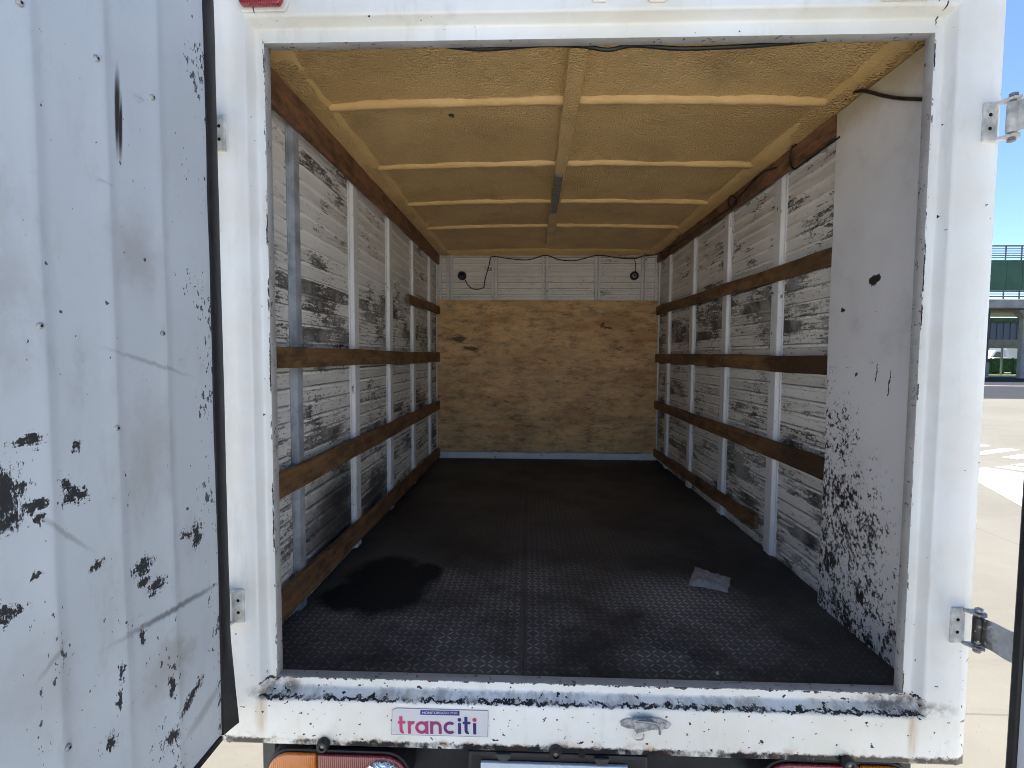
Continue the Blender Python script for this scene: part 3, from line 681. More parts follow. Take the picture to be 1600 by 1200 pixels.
# centre batten
vs = []; fs = []; n = 60
pb0, pb1 = PZ(905, 82, zc(0) - .03), PZ(858, 384, zc(0) - .03)
for k in range(n + 1):
    p = pb0.lerp(pb1, k / n) if k else pb0 + (pb0 - pb1) * .03
    if k == 0: p.y = max(p.y, .07)
    hw = .029; zz = zc(0) + .005 * fbm(p.y * 3, 1, 1)
    for dx, dz in ((-hw, .01), (-hw * .93, -.030), (hw * .93, -.030), (hw, .01)): vs.append((p.x + dx + .003 * fbm(p.y * 9, dx * 50, 4), p.y, zz + dz + .003 * fbm(p.y * 20, dx * 30, 8)))
for k in range(n):
    for j in range(3): fs.append((k * 4 + j, k * 4 + j + 1, (k + 1) * 4 + j + 1, (k + 1) * 4 + j))
fs += [(0, 1, 2, 3), (4 * n, 4 * n + 1, 4 * n + 2, 4 * n + 3)]
bt = MB().add(vs, fs).build('centre_batten', M['foam'], foam, .004, 2, True, 50)
p0, p1 = PZ(873, 275, zc(0) - .036), PZ(865, 333, zc(0) - .036)
MB().hexa([(p0.x - .020, p0.y, p0.z - .004), (p0.x + .020, p0.y, p0.z - .004), (p1.x + .020, p1.y, p1.z - .004), (p1.x - .020, p1.y, p1.z - .004)],
          [(p0.x - .020, p0.y, p0.z + .02), (p0.x + .020, p0.y, p0.z + .02), (p1.x + .020, p1.y, p1.z + .02), (p1.x - .020, p1.y, p1.z + .02)]).build('exposed_strip', M['zinc'], foam, .003)
q = PZ(707, 180, zc(.3) - .012); m = MB()
m.lathe(q, (.3, .2, -1), [(.004, -.004), (.007, .003), (.003, .008)], 6); m.lathe(q + Vector((-.010, .004, .002)), (-.6, .2, -1), [(.003, -.004), (.006, .002), (.002, .005)], 5); m.build('foam_tear', M['tear'], foam)

# --- small round lamps on the front wall
for px in (722, 991):
    c = PY(px, 431, 3.095); l = MB().lathe(c, (0, -1, 0), [(.036, -.01), (.036, .012), (.030, .020), (.021, .020), (.019, .012)], 24).build('cargo_lamp', M['rubber'], T, smooth=True)
    MB().lathe(c, (0, -1, 0), [(.0185, -.002), (.0185, .014), (.008, .019)], 20).build('lamp_lens', M['glassd'] if px < 800 else M['zinc'], l, smooth=True)
    if px > 800: MB().lathe(c, (0, -1, 0), [(.008, .014), (.008, .021)], 12).build('lamp_bulb', M['rubber'], l)

# --- left door, swung open towards the camera
DROT = Matrix.Translation((DOORX, -.045, 0)) @ Matrix.Rotation(R(-.8), 4, 'Z') @ Matrix.Translation((-DOORX, .045, 0))
def drot(vs): return [DROT @ Vector(v) for v in vs]
DZ0, DZ1, DY0, DY1 = .768, 2.62, -.085, -1.0
RIBS = [PX(p, 600, DOORX).y for p in (262, 183, 76)]; RIBS += [RIBS[-1] - .133 * k for k in (1, 2, 3, 4)]
ysec = [(DY0, 0)]
for y in RIBS:
    if y < DY1 + .03: break
    ysec += [(y + .026, 0), (y + .012, .0009), (y + .004, .0034), (y - .003, .0039), (y - .012, .002), (y - .045, .0)]
ysec.append((DY1, 0)); nz = 60; vs = []; fs = []
for (y, o) in ysec:
    for k in range(nz + 1):
        z = DZ0 + (DZ1 - DZ0) * k / nz
        vs.append((DOORX + o + .0022 * fbm(y * 2.4, z * 1.9, 11) + .0010 * fbm(y * 9, z * 6, 3), y, z))
for a in range(len(ysec) - 1):
    for k in range(nz): fs.append((a * (nz + 1) + k, a * (nz + 1) + k + 1, (a + 1) * (nz + 1) + k + 1, (a + 1) * (nz + 1) + k))
DL = MB().add(drot(vs), fs).build('rear_door', M['door'], T, smooth=True, ang=70); DL['label'] = 'open rear door with ribbed, black-scuffed inner face'
MB().add(drot([Vector(v) for v in MB().box(DOORX - .045, DOORX - .004, DY1, DY0, DZ0, DZ1).v]), MB().box(0, 1, 0, 1, 0, 1).f).build('outer_skin', M['shell'], DL)
# rubber seal round the edge: a flexible lip down the hinge side, widening at the foot, and a strip below
vs = []; fs = []; n = 60
for k in range(n + 1):
    z = DZ0 - .004 + (DZ1 - DZ0 + .008) * k / n; fl = max(0, 1 - (z - DZ0) / .22)
    wv = .0025 * fbm(z * 4, 2, 2)
    prof = [(-.012, DY0 - .004), (.004, DY0 - .001), (.006, DY0 + .008), (.003 + .010 * fl, DY0 + .034 + wv), (.000 + .016 * fl, DY0 + .042 + wv), (-.012, DY0 + .040), (-.030, DY0 + .012)]
    vs += [(DOORX + a, b, z) for a, b in prof]
m_ = len(prof)
for k in range(n):
    for j in range(m_): fs.append((k * m_ + j, k * m_ + (j + 1) % m_, (k + 1) * m_ + (j + 1) % m_, (k + 1) * m_ + j))
fs += [tuple(range(m_)), tuple(range(n * m_, n * m_ + m_))]
MB().add(drot(vs), fs).build('door_seal', M['rubber'], DL, smooth=True, ang=50)
bs = MB().box(DOORX - .030, DOORX + .005, DY1, DY0 - .006, DZ0 - .014, DZ0 - .0005); MB().add(drot(bs.v), bs.f).build('door_seal', M['rubber'], DL, .002)
for (px, py) in ((38, 4), (155.5, 91), (241, 152), (69, 509), (256.5, 521), (187, 669), (113, 1168)):
    c = DROT @ PX(px, py, DOORX + .004)
    MB().lathe(c, (1, 0, 0), [(.0056, -.006), (.0056, .0006), (.0044, .0024), (.0022, .0029), (.0018, .0016)], 14).build('rivet', M['worn'], DL, smooth=True)
    MB().lathe(c, (1, 0, 0), [(.0020, .001), (.0018, .0033)], 10).build('rivet_pin', M['hole'], DL)
# --- right door, swung open past the picture's edge
xr = .944
DRm = MB(); vs = []; fs = []
for (y, o) in [(-.125, 0)] + [(-.125 - .133 * (k + 1) + d, e) for k in range(6) for d, e in ((.026, 0), (.004, .0055), (-.006, .006), (-.040, 0))] + [(-1.02, 0)]:
    for k in range(13): vs.append((xr - o + (.06 * (-.125 - y)), y, DZ0 + (DZ1 - DZ0) * k / 12))
for a in range(25):
    for k in range(12): fs.append((a * 13 + k, a * 13 + k + 1, (a + 1) * 13 + k + 1, (a + 1) * 13 + k))
DR = DRm.add(vs, fs).build('rear_door', M['door2'], T, smooth=True, ang=70); DR['label'] = 'second rear door folded open beside the right post'
MB().hexa([(xr + .004, -.125, DZ0), (xr + .045, -.125, DZ0), (xr + .10, -1.02, DZ0), (xr + .058, -1.02, DZ0)], [(xr + .004, -.125, DZ1), (xr + .045, -.125, DZ1), (xr + .10, -1.02, DZ1), (xr + .058, -1.02, DZ1)]).build('outer_skin', M['shell'], DR)
MB().prism([(xr - .006, -.128, DZ0 - .012), (xr - .008, -.110, DZ0 - .012), (xr + .012, -.098, DZ0 - .012), (xr + .035, -.120, DZ0 - .012), (xr + .035, -.132, DZ0 - .012)], (0, 0, DZ1 - DZ0)).build('door_seal', M['rubber'], DR, .003)

# --- hinges: bracket on the post, strap on the door
def hinge(sx, px, py, strap_to, greasy=False):
    c = PY(px, py, -.004); h = .044; x0, x1 = c.x - .016 * sx, c.x + .016 * sx
    lo, hi = min(x0, x1), max(x0, x1)
    B = MB().box(lo, hi, -.007, .001, c.z - h, c.z + h).build('hinge_bracket', M['metal'], T, .0025, 2)
    kx, ky = c.x + .030 * sx, -.026
    for z in (c.z - h + .003, c.z + h - .003):
        MB().prism([(c.x + .010 * sx, -.004, z - .003), (kx + .012 * sx, -.008, z - .003), (kx + .016 * sx, ky - .004, z - .003), (kx + .006 * sx, ky - .016, z - .003), (kx - .008 * sx, ky - .012, z - .003), (c.x + .008 * sx, -.010, z - .003)], (0, 0, .006)).build('hinge_lug', M['metal'] if not greasy else M['zinc'], B, .001)
    MB().lathe((kx, ky, c.z - h - .004), (0, 0, 1), [(.006, -.006), (.0085, -.004), (.0085, .001), (.0055, .002), (.0055, 2 * h + .006), (.0085, 2 * h + .007), (.0085, 2 * h + .013), (.005, 2 * h + .015)], 14).build('hinge_pin', M['zinc'], B, smooth=True)
    for dz in (-.0155, .0155): MB().lathe((c.x - .002 * sx, -.0068, c.z + dz), (0, -1, 0), [(.0042, -.001), (.0042, .0006)], 12).build('bolt_hole', M['hole'], B)
    return c, Vector((kx, ky, c.z)), B
def strap(k, pts, hgt, door, greasy):
    # a curved plate whose section runs through pts (x, y), of height hgt
    pts = smoothpath([(p[0], p[1], 0) for p in pts], 6); th = .005; vs = []; fs = []
    for i, p in enumerate(pts):
        t = (pts[min(i + 1, len(pts) - 1)] - pts[max(i - 1, 0)]).normalized(); n_ = Vector((-t.y, t.x, 0)) * th / 2
        hh = hgt * (1 + .12 * i / len(pts))
        for q, z in ((p - n_, -hh), (p - n_, hh), (p + n_, hh), (p + n_, -hh)): vs.append((q.x, q.y, k.z + z))
    n = len(pts)
    for i in range(n - 1):
        for j in range(4): fs.append((4 * i + j, 4 * i + (j + 1) % 4, 4 * i + 4 + (j + 1) % 4, 4 * i + 4 + j))
    fs += [(3, 2, 1, 0), (4 * n - 4, 4 * n - 3, 4 * n - 2, 4 * n - 1)]
    o = MB().add(vs, fs).build('hinge_strap', M['strapg'] if greasy else M['metal'], door, .001)
    MB().lathe((k.x, k.y, k.z - hgt), (0, 0, 1), [(.0105, 0), (.0115, .003), (.0115, 2 * hgt - .003), (.0105, 2 * hgt)], 16).build('hinge_knuckle', M['strapg'] if greasy else M['metal'], door, smooth=True)
def m_strapg(kx):
    t = NT('greasy hinge strap'); p = t.pos; xyz = t.sep(p)
    c = t.mix(t.mr(t.noise(p, 40, 5, .7), .3, .7), (.46, .47, .48), (.34, .35, .37))
    gk = t.mr(t.ma('ADD', xyz[1], t.ma('MULTIPLY', t.noise(p, 30, 4, .7), .05)), -.045, -.015)
    return t.done(t.mix(t.ma('MULTIPLY', gk, t.mr(t.noise(p, 45, 4, .7), .36, .48)), c, (.016, .012, .012)), .35)
M['strapg'] = m_strapg(0)
for (px, py, gz) in ((1547, 191, False), (1496, 977, True)):
    c, k, B = hinge(1, px, py, None, gz)
    strap(k, [(k.x + .002, k.y - .006), (k.x + .010, k.y - .028), (k.x + .012, k.y - .060), (xr + .012, -.125), (xr + .014, -.21)], .033, DR, gz)
for (px, py) in ((342, 208), (372, 947)):
    c, k, B = hinge(-1, px, py, None)
    strap(k, [(k.x - .004, k.y - .004), (k.x - .006, k.y - .03), (DOORX - .050, -.12), (DOORX - .052, -.20)], .033, DL, False)

# --- sill furniture: latch keeper, rubber stops, sticker
K = PY(1008, 1128, -.002)
def kp(px, py, y): return PY(px, py, y)
kb = MB(); 
poly = [kp(969, 1126, -.0005), kp(978, 1122, -.0005), kp(1030, 1121, -.0005), kp(1042, 1126, -.0005), kp(1049, 1131, -.0005), kp(1044, 1137, -.0005), kp(1030, 1140, -.0005), kp(980, 1137, -.0005), kp(970, 1133, -.0005)]
kb.prism(poly, (0, -.004, 0)); KO = kb.build('latch_keeper', M['worn'], T, .0012)
MB().hexa([kp(985, 1121, -.004), kp(1024, 1121, -.004), kp(1032, 1135, -.004), kp(993, 1140, -.004)], [kp(987, 1124, -.020), kp(1020, 1123, -.018), kp(1026, 1139, -.016), kp(994, 1148, -.018)]).build('keeper_hook', M['worn'], KO, .002)
MB().tube(smoothpath([kp(992, 1127, -.016), kp(1010, 1128, -.024), kp(1026, 1131, -.024), kp(1031, 1139, -.022), kp(1031, 1147, -.020)]), .0035, 8).build('keeper_tongue', M['zinc'], KO, smooth=True)
MB().tube(smoothpath([kp(992, 1139, -.012), kp(989, 1150, -.012), kp(994, 1156, -.012), kp(1004, 1155, -.012), kp(1006, 1148, -.012)]), .0022, 8).build('keeper_loop', M['metal'], KO, smooth=True)
for (px, py) in ((974.5, 1129.5), (1039, 1131)): MB().lathe(kp(px, py, -.0042), (0, -1, 0), [(.0042, 0), (.0038, .0016), (.0012, .0020)], 10).build('screw', M['zinc'], KO)
for (px, py, r) in ((507, 1160, .0165), (868, 1172, .0175), (1322, 1189, .0175)):
    c = PY(px, py, 0); s = MB().lathe(c, (0, -1, 0), [(r * .9, -.001), (r, .004), (r * .96, .014), (r * .8, .020), (r * .45, .020), (r * .40, .014)], 22).build('rubber_stop', M['rubber'], T, smooth=True, ang=45)
    MB().lathe(c, (0, -1, 0), [(r * .38, .005), (r * .38, .0155), (r * .2, .0165)], 12).build('stop_screw', M['zinc'], s)
c = PY(909, 1178, 0); MB().lathe(c, (0, -1, 0), [(.0105, -.001), (.0105, .0008)], 18).build('drain_hole', M['hole'], T)
# sticker
st0 = [PY(613, 1109, -.0006), PY(619, 1106, -.0006), PY(763, 1110, -.0006), PY(762, 1151, -.0006), PY(612, 1147, -.0006)]
ST = MB().prism(st0, (0, -.0012, 0)).build('sticker', M['sticker'], T); ST['label'] = 'small white sticker with pink to navy lettering'
for a, b in zip(st0, st0[1:] + st0[:1]): MB().tube([a + Vector((0, -.0013, 0)), b + Vector((0, -.0013, 0))], .0005, 4).build('sticker_border', M['stedge'], ST)
SY = -.0021
bl = [PY(657, 1109.6, SY), PY(718, 1111, SY), PY(718, 1118, SY), PY(656.5, 1116.6, SY)]
MB().prism(bl, (0, -.0004, 0)).build('sticker_badge', M['stblue'], ST)
O_ = PY(622, 1146, SY); ux = (PY(745, 1147.3, SY) - O_); wd = ux.length / 123.; ux.normalize(); uz = Vector((-ux.z, 0, ux.x))
cu = bpy.data.curves.new('badge_text', 'FONT'); cu.body = 'MONITOREADO POR'; cu.align_x = 'CENTER'; cu.align_y = 'CENTER'; cu.size = .0105
tmp = bpy.data.objects.new('tmp', cu); COL.objects.link(tmp); dg = bpy.context.evaluated_depsgraph_get()
me = bpy.data.meshes.new_from_object(tmp.evaluated_get(dg)); bpy.data.objects.remove(tmp)
cb = (bl[0] + bl[1] + bl[2] + bl[3]) / 4; wtx = max(v.co.x for v in me.vertices) - min(v.co.x for v in me.vertices); sxx = (bl[1] - bl[0]).length * .90 / wtx
for v in me.vertices: v.co = cb + Vector((0, -.0006, 0)) + ux * (v.co.x * sxx) + uz * (v.co.y * .85)
me.materials.clear(); me.materials.append(M['sttext']); bo = bpy.data.objects.new('badge_text', me); COL.objects.link(bo); bo.parent = ST
def L2(m, pts, dy=0.): q = [O_ + Vector((0, dy, 0)) + ux * (x * wd) + uz * (y * wd) for x, y in pts]; m.add(q, [tuple(range(len(q)))]); return m
def ring(m, cx, cy, r, wdt, a0=0., a1=360., n=26):
    for k in range(n):
        b0, b1 = R(a0 + (a1 - a0) * k / n), R(a0 + (a1 - a0) * (k + 1) / n)
        L2(m, [(cx + (r - wdt) * math.cos(b0), cy + (r - wdt) * math.sin(b0)), (cx + r * math.cos(b0), cy + r * math.sin(b0)), (cx + r * math.cos(b1), cy + r * math.sin(b1)), (cx + (r - wdt) * math.cos(b1), cy + (r - wdt) * math.sin(b1))])
    return m
S = 4.8                                          # stroke width in photo pixels
def rect(m, x0, x1, y0, y1): return L2(m, [(x0, y0), (x1, y0), (x1, y1), (x0, y1)], -.0003)
def let_t(x):
    m = MB(); rect(m, x + 2.6, x + 2.6 + S, 5.5, 28); rect(m, x, x + 2.55, 16.2, 20.2); rect(m, x + 2.65 + S, x + 12, 16.2, 20.2); ring(m, x + 2.6 + 5.6, 5.6, 5.6, S, 180, 285, 10); return m
def let_r(x): m = MB(); rect(m, x, x + S, 0, 20.2); ring(m, x + 9.0, 11.3, 8.9, S, 75, 165, 8); return m
def let_a(x): m = MB(); ring(m, x + 9.8, 10, 10.1, S); rect(m, x + 15.4, x + 15.4 + S, -.1, 20.2); return m
def let_n(x): m = MB(); rect(m, x, x + S, 0, 20.2); ring(m, x + 9.0, 11.2, 9.0, S, 0, 165, 16); rect(m, x + 18 - S, x + 18, 0, 11.2); return m
def let_c(x): m = MB(); ring(m, x + 10, 10, 10.1, S, 48, 312, 24); return m
def let_i(x): m = MB(); rect(m, x, x + S, 0, 18.0); ring(m, x + S / 2, 23.2, 3.1, 3.1, 0, 360, 14); return m
pk, nv = Vector((.50, .045, .16)), Vector((.022, .018, .16))
for fn, x, tt in ((let_t, 0, 0), (let_r, 15.5, .1), (let_a, 27.5, .28), (let_n, 50.5, .45), (let_c, 71.5, .72), (let_i, 94, .95), (let_t, 101.5, 1.0), (let_i, 117.5, 1.0)):
    cc = pk.lerp(nv, tt); o = fn(x).build('letter', simple('sticker ink', tuple(cc), .35, 0, .05), ST); o.location.y = -.0004
c_ = PY(622, 1100, SY)
m = MB(); ring(m, 117.5 + S / 2, 23.2, 3.3, 3.3, 0, 360, 14); o = m.build('letter_dot', simple('sticker pink ink', (.50, .045, .16), .35), ST); o.location.y = -.0007

# --- lamps and plate under the sill
def taillamp(sx):
    z1 = .648; z0 = .528
    if sx > 0: z1 += .014; z0 += .014
    zc_ = (z0 + z1) / 2; r = (z1 - z0) / 2
    def sec(xa, xb, rnd0, rnd1, y0, y1, rr):
        pl = []
        if rnd0: pl += [(xa + rr * (1 - math.cos(t)) , zc_ + rr * math.sin(t)) for t in [R(-90 + 180 * k / 12) for k in range(13)]][::-1] if False else []
        a = [R(90 + 180 * k / 12) for k in range(13)] if rnd0 else None
        pts = []
        pts += [(xa + rr + rr * math.cos(t), zc_ + rr * math.sin(t)) for t in a] if rnd0 else [(xa, zc_ + rr), (xa, zc_ - rr)]
        b = [R(-90 + 180 * k / 12) for k in range(13)]
        pts += [(xb - rr + rr * math.cos(t), zc_ + rr * math.sin(t)) for t in b] if rnd1 else [(xb, zc_ - rr), (xb, zc_ + rr)]
        return [(sx * x, y0, z) for x, z in pts], (0, y1 - y0, 0)
    H_ = MB().prism(*sec(.449, .833, True, True, .012, .085, r + .006)).build('tail_light', M['rubber'], T, .004, 2)
    MB().prism(*sec(.695, .826, False, True, .002, .014, r)).build('amber_lens', M['amber'], H_, .006, 3, True, 50)
    MB().prism(*sec(.456, .693, True, False, .002, .014, r)).build('red_lens', M['red'], H_, .006, 3, True, 50)
    MB().lathe((sx * .520, .004, zc_), (0, -1, 0), [(.052, 0), (.051, .008), (.044, .014), (.030, .017), (.012, .018)], 32).build('reversing_lens', M['chrome'], H_, smooth=True, ang=50)
taillamp(-1); taillamp(1)
MB().box(-.86, .86, .10, .20, .44, .664).build('rear_crossmember', M['dark'], T, .006, 2)
MB().box(-.30, .17, .022, .10, .47, .655).build('plate_bracket', M['dark'], T, .01, 2)
pl_ = PY(751, 1191, .012); pr_ = PY(981, 1194, .012)
PL = MB().box(pl_.x, pr_.x, .010, .0215, pl_.z - .13, pl_.z).build('number_plate', M['plate'], T, .003, 2)
for px, py in ((787, 1178), (940, 1185)):
    c = PY(px, py, .006); poly = [(c.x + .019 * math.cos(a), .001, c.z + .002 - .020 * abs(math.sin(a))) for a in [R(180 + 180 * k / 10) for k in range(11)]]
    MB().prism(poly, (0, .012, 0)).build('plate_tab', M['darkgrey'], PL, .002)
for sx in (-1, 1):
    MB().box(min(sx * .885, sx * .845), max(sx * .885, sx * .845), .09, .12, .30, .667).build('mud_flap', M['darkgrey'], T, .004)
    Wh = MB().lathe((sx * .62, 1.15, .33), (sx, 0, 0), [(.20, -.10), (.31, -.10), (.33, -.07), (.33, .07), (.31, .10), (.20, .10)], 36).build('wheel', M['tyre'], T, smooth=True, ang=40)
    MB().lathe((sx * .62, 1.15, .33), (sx, 0, 0), [(.195, -.05), (.195, .085), (.16, .06), (.10, .05), (.07, .09), (.05, .095)], 28).build('rim', M['railm'], Wh, smooth=True, ang=40)
    MB().box(min(sx * .30, sx * .38), max(sx * .30, sx * .38), .20, 3.4, .48, .64).build('chassis_rail', M['dark'], T)
MB().tube([(-.6, 1.15, .33), (.6, 1.15, .33)], .05, 12).build('axle', M['dark'], T)
# --- marker lamp and keepers on the header
def rr_prism(cx, cz, hw, hh, y0, dy, ch=.3):
    k = hh * ch; return [(cx - hw + k, y0, cz - hh), (cx + hw - k, y0, cz - hh), (cx + hw, y0, cz - hh + k * 2), (cx + hw, y0, cz + hh - k), (cx + hw - k, y0, cz + hh), (cx - hw + k, y0, cz + hh), (cx - hw, y0, cz + hh - k), (cx - hw, y0, cz - hh + k * 2)], (0, dy, 0)
c = PY(406, 9, -.02)
for sx in (-1, 1):
    cx = c.x if sx < 0 else .71
    ml = MB().prism(*rr_prism(cx, c.z + .026, .062, .030, -.0005, -.008)).build('marker_light', M['frame'], T, .002)
    MB().prism(*rr_prism(cx, c.z + .028, .054, .026, -.008, -.016)).build('marker_lens', M['redl'], ml, .007, 3, True, 50)
for px, wpx in ((937, 32), (1027, 36)):
    a = PY(px, 1, -.003); MB().prism(*rr_prism(a.x, a.z + .030, wpx * .0016 / 2 + .006, .034, -.0006, -.006, .5)).build('latch_pocket', M['frame'], T, .0025, 2)
MB().box(PY(1012, 4, 0).x, PY(1042, 4, 0).x, -.012, -.006, PY(1027, 3, 0).z, PY(1027, 3, 0).z + .012).build('latch_slot', M['lip'], T)

# ------------------------------------------------------------------ cables (things of their own)
def cable(pts, r, label, n=8):
    o = MB().tube(smoothpath(pts), r, n).build('cable', M['cable'], smooth=True); return tag(o, label, 'cable', None)
cable([PY(x, y, .082) for x, y in ((660, 62), (690, 71), (750, 77), (800, 74), (850, 70.5), (910, 72), (950, 78), (990, 71), (1060, 76), (1130, 74), (1200, 70), (1290, 61), (1340, 50))], .0052, 'thick black cable sagging under the door header')
a = [PX(1322, 155, .886), PX(1330, 145, .884), PX(1350, 142, .884), PX(1378, 149, .884), PX(1405, 153.5, .884), PX(1440, 155, .884), PX(1475, 156, .884)]
cable(a, .0050, 'black cable running over the top of the white corner sheet')
a = [PX(x, y, .893) for x, y in ((1312, 214), (1285, 233), (1255, 255), (1240, 264), (1235, 250), (1237, 232), (1244, 226))]
cable(a, .0034, 'short black cable looped round the right timber rail')
a = [PX(x, y, .896) for x, y in ((1212, 262), (1190, 270), (1170, 290), (1150, 312), (1142, 326), (1138, 314), (1143, 306), (1150, 318), (1120, 338), (1085, 362), (1050, 386), (1036, 395))]
a += [PY(x, y, 3.055) for x, y in ((1024, 398), (1005, 400), (992, 404), (965, 403), (934, 399), (900, 407), (875, 406), (852, 399), (825, 406), (795, 404), (775, 401), (767, 402))]
a += [PY(x, y, 3.066) for x, y in ((764, 415), (758, 436), (756, 450))]
cable(a, .0042, 'long thin black cable along the right rail and front wall')
cable([PY(x, y, 3.068) for x, y in ((757, 449), (748, 452), (738, 451), (731, 445), (727, 438))], .004, 'short black wire below the left round lamp')
cable([PY(x, y, 3.07) for x, y in ((991, 403), (993, 412), (993, 424))], .003, 'short wire dropping to the right round lamp')

# ------------------------------------------------------------------ plastic bag on the floor
def bag():
    A = [PZ(x, y, ZF + .012) for x, y in ((1086, 883), (1142, 901), (1137, 922), (1076, 910))]
    n, m = 26, 16; top = []; bot = []
    for i in range(n + 1):
        for j in range(m + 1):
            u, v = i / n, j / m
            e = .10 * math.sin(u * 9) * (1 - abs(2 * v - 1)) ; vv = v + (.06 * math.sin(u * 7 + 1)) * (v - .5)
            p = A[0].lerp(A[1], u).lerp(A[3].lerp(A[2], u), vv)
            p = p + Vector((.004 * fbm(u * 3, v * 3, 1), .004 * fbm(u * 3, v * 3, 6), 0))
            edge = min(1, min(u, 1 - u) * 7, min(v, 1 - v) * 5)
            h = edge * (.006 + .013 * abs(fbm(u * 4, v * 3, 9)) + .008 * abs(fbm(u * 11, v * 8, 4)))
            top.append((p.x, p.y, ZF + .0035 + h + .0015)); bot.append((p.x, p.y, ZF + .0030))
    vs = top + bot; N_ = len(top); fs = []
    for i in range(n):
        for j in range(m):
            a = i * (m + 1) + j; q = (a, a + 1, a + m + 2, a + m + 1); fs.append(q); fs.append(tuple(k + N_ for k in q[::-1]))
    rim = [j for j in range(m + 1)] + [i * (m + 1) + m for i in range(1, n + 1)] + [n * (m + 1) + j for j in range(m - 1, -1, -1)] + [i * (m + 1) for i in range(n - 1, 0, -1)]
    for a, b in zip(rim, rim[1:] + rim[:1]): fs.append((a, b, b + N_, a + N_))
    o = MB().add(vs, fs).build('plastic_bag', M['bag'], smooth=True, ang=50); tag(o, 'crumpled clear plastic bag lying on the black rubber floor', 'bag')
bag()
c = PZ(1121, 1052, ZF + .004); tag(MB().lathe(c, (.3, .2, 1), [(.002, -.004), (.005, -.002), (.0045, .002), (.002, .005)], 7).build('pebble', M['kerb'], smooth=True), 'tiny pale pebble on the rubber floor near the sill', 'pebble')

# ------------------------------------------------------------------ background beyond the yard
VY = 40.0
V = empty('viaduct', (37, VY, 0)); tag(V, 'raised concrete walkway with green side panels and steel railing', 'viaduct')
def vp(mb, name, mat, bev=0, par=None):
    mb.v = [(x - 37, y - VY, z) for x, y, z in mb.v]; o = mb.build(name, mat, par or V, bev); return o
XA, XB = 8, 92
dk = vp(MB().box(XA, XB, VY, VY + 9, 5.55, 6.25), 'deck', M['conc'], .05)
for k in range(0, 7):
    x = 39.3 + 1.25 + (k - 3) * 13
    if x < XA or x > XB: continue
    cl = vp(MB().box(x - 1.25, x + 1.25, VY + 1.0, VY + 1.5, 0, 5.0), 'column', M['conc'], .08)
    m = MB(); m.prism([(x - 1.25, VY + .9, 4.9), (x + 1.25, VY + .9, 4.9), (x + 1.9, VY + .9, 5.549), (x - 1.9, VY + .9, 5.549)], (0, .7, 0)); vp(m, 'column_head', M['conc'], .04)
pan = None; x = XA; gid = 0
while x < XB:
    if 28 < x < 48: vp(MB().box(x + .02, x + 1.18, VY - .02, VY + .06, 6.9, 9.25), 'parapet_panel', M['greenp'], .015)
    x += 1.2
for (a, b) in ((XA, 28.38), (48.82, XB)): vp(MB().box(a, b, VY - .02, VY + .06, 6.9, 9.25), 'parapet_panel', M['greenp'], .015)
for z, r in ((6.45, .05), (6.65, .04), (6.85, .05), (9.45, .035), (9.62, .035), (9.79, .035), (9.96, .035), (10.13, .035), (10.35, .06)):
    vp(MB().tube([(XA, VY + .08, z), (XB, VY + .08, z)], r, 6), 'rail', M['railm'])
x = XA
while x < XB:
    vp(MB().box(x - .03, x + .03, VY + .11, VY + .19, 6.25, 10.35), 'rail_post', M['railm']); x += 1.2 if 28 < x < 48 else 2.4
# beige service tower left of the column
W2 = empty('service_tower', (36.0, 42.6, 0)); tag(W2, 'narrow beige stair tower under the raised walkway', 'tower')
def tp(mb, name, mat, bev=.02): mb.v = [(x - 36.0, y - 42.6, z) for x, y, z in mb.v]; return mb.build(name, mat, W2, bev)
tp(MB().box(36.0, 38.55, 43.0, 45.2, 0, 1.3), 'plinth', M['conc'])
for k in range(5): tp(MB().box(36.2, 38.35, 43.1, 45.0, 1.3 + k * .82, 1.3 + k * .82 + .62), 'wall_block', M['conc'])
tp(MB().box(38.38, 38.5, 43.1, 43.25, 1.3, 5.5), 'corner_pole', M['railm'])
# gantry beam
G = empty('gantry', (45, 47, 0)); tag(G, 'low grey gantry beam spanning behind the walkway columns', 'gantry')
for (a, b, c, d, e, f, nm) in ((30, 62, 47, 47.4, 2.55, 3.35, 'beam'), (30, 30.4, 47, 47.4, 0, 2.55, 'leg'), (61.6, 62, 47, 47.4, 0, 2.55, 'leg'), (43.2, 43.32, 47.1, 47.25, 0, 2.55, 'leg')):
    m = MB().box(a, b, c, d, e, f); m.v = [(x - 45, y - 47, z) for x, y, z in m.v]; m.build(nm, M['conc'], G, .02)
# fence, verge
F_ = empty('fence', (50, 49, 0)); tag(F_, 'dark green screen fence behind the grass verge', 'fence')
for k in range(24):
    x = 26 + k * 2.0; m = MB().box(x + .02, x + 1.98, 49, 49.05, .30, 1.62); m.v = [(a - 50, b - 49, c) for a, b, c in m.v]; m.build('fence_panel', M['hedge'], F_)
    m = MB().box(x - .04, x + .04, 49.06, 49.14, 0, 1.7); m.v = [(a - 50, b - 49, c) for a, b, c in m.v]; m.build('fence_post', M['hedge'], F_)
tag(MB().box(-200, 220, 45.0, 45.5, -.05, .12).build('kerb', M['kerb'], bevel=.02), kind='structure')
tag(MB().box(-200, 220, 45.5, 49.6, -.05, .10).build('verge', M['grassm']), kind='structure')
# warehouse
Bd = empty('warehouse', (60, 72, 0)); tag(Bd, 'blue grey warehouse with vertical ribbed cladding behind the fence', 'building')
def bp(mb, name, mat, bev=0): mb.v = [(x - 60, y - 72, z) for x, y, z in mb.v]; return mb.build(name, mat, Bd, bev)
bp(MB().box(20, 130, 72.1, 100, 0, 6.6), 'wall', M['clad'])
x = 44.0
while x < 92: bp(MB().box(x, x + .45, 72.0, 72.099, .2, 6.5), 'cladding_rib', M['clad'], .03); x += .9
bp(MB().box(19.5, 130.5, 71.7, 100.5, 6.601, 7.2), 'roof', M['hedge'])
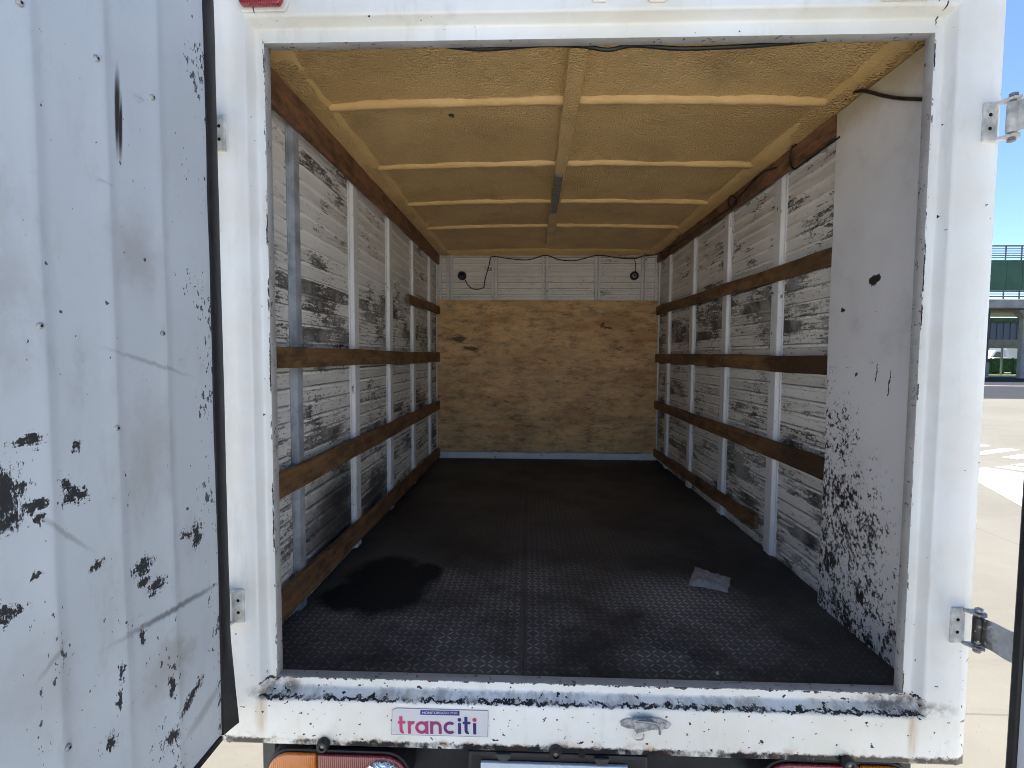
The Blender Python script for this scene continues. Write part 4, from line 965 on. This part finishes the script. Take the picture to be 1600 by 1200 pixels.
# parked box truck and car behind the fence
PT = empty('parked_truck', (52.6, 56, 0)); tag(PT, 'small white box truck parked behind the green fence', 'truck')
def pp(mb, name, mat, bev=.03, P=PT, c=(52.6, 56)): mb.v = [(x - c[0], y - c[1], z) for x, y, z in mb.v]; return mb.build(name, mat, P, bev, 2)
pp(MB().box(50.8, 55.4, 55, 57.2, 1.0, 3.2), 'cargo_box', M['whitev'])
m = MB(); m.prism([(48.9, 55.1, .6), (50.6, 55.1, .6), (50.6, 55.1, 2.5), (49.7, 55.1, 2.5), (49.0, 55.1, 1.6)], (0, 2, 0)); cab = pp(m, 'cab', M['whitev'])
m = MB(); m.prism([(49.3, 55.07, 1.6), (50.3, 55.07, 1.6), (50.3, 55.07, 2.3), (49.8, 55.07, 2.3)], (0, .025, 0)); pp(m, 'side_window', M['glassd'], 0)
for x in (49.8, 54.4):
    for y in (55.2, 56.8): pp(MB().lathe((x, y, .42), (0, 1, 0), [(.25, -.13), (.42, -.12), (.42, .12), (.25, .13)], 20), 'wheel', M['tyre'], 0)
pp(MB().box(50.6, 55.3, 55.6, 56.6, .6, .999), 'chassis', M['dark'])
PC = empty('parked_car', (48.8, 54, 0)); tag(PC, 'low white car parked behind the green fence', 'car')
cc_ = (47.6, 54)
m = MB(); m.prism([(45.4, 53.2, .35), (49.8, 53.2, .35), (49.8, 53.2, .95), (48.9, 53.2, 1.02), (46.6, 53.2, 1.1), (45.4, 53.2, .95)], (0, 1.7, 0)); pp(m, 'body', M['whitev'], .06, PC, cc_)
m = MB(); m.prism([(46.2, 53.35, 1.07), (48.9, 53.35, 1.02), (48.2, 53.35, 1.72), (46.9, 53.35, 1.74)], (0, 1.4, 0)); pp(m, 'cabin', M['whitev'], .05, PC, cc_)
m = MB(); m.prism([(46.6, 53.335, 1.15), (48.5, 53.335, 1.12), (48.05, 53.335, 1.6), (47.0, 53.335, 1.62)], (0, .02, 0)); pp(m, 'side_window', M['glassd'], 0, PC, cc_)
for x in (46.3, 48.9):
    for y in (53.3, 54.8): pp(MB().lathe((x, y, .32), (0, 1, 0), [(.2, -.1), (.32, -.09), (.32, .09), (.2, .1)], 20), 'wheel', M['tyre'], 0, PC, cc_)
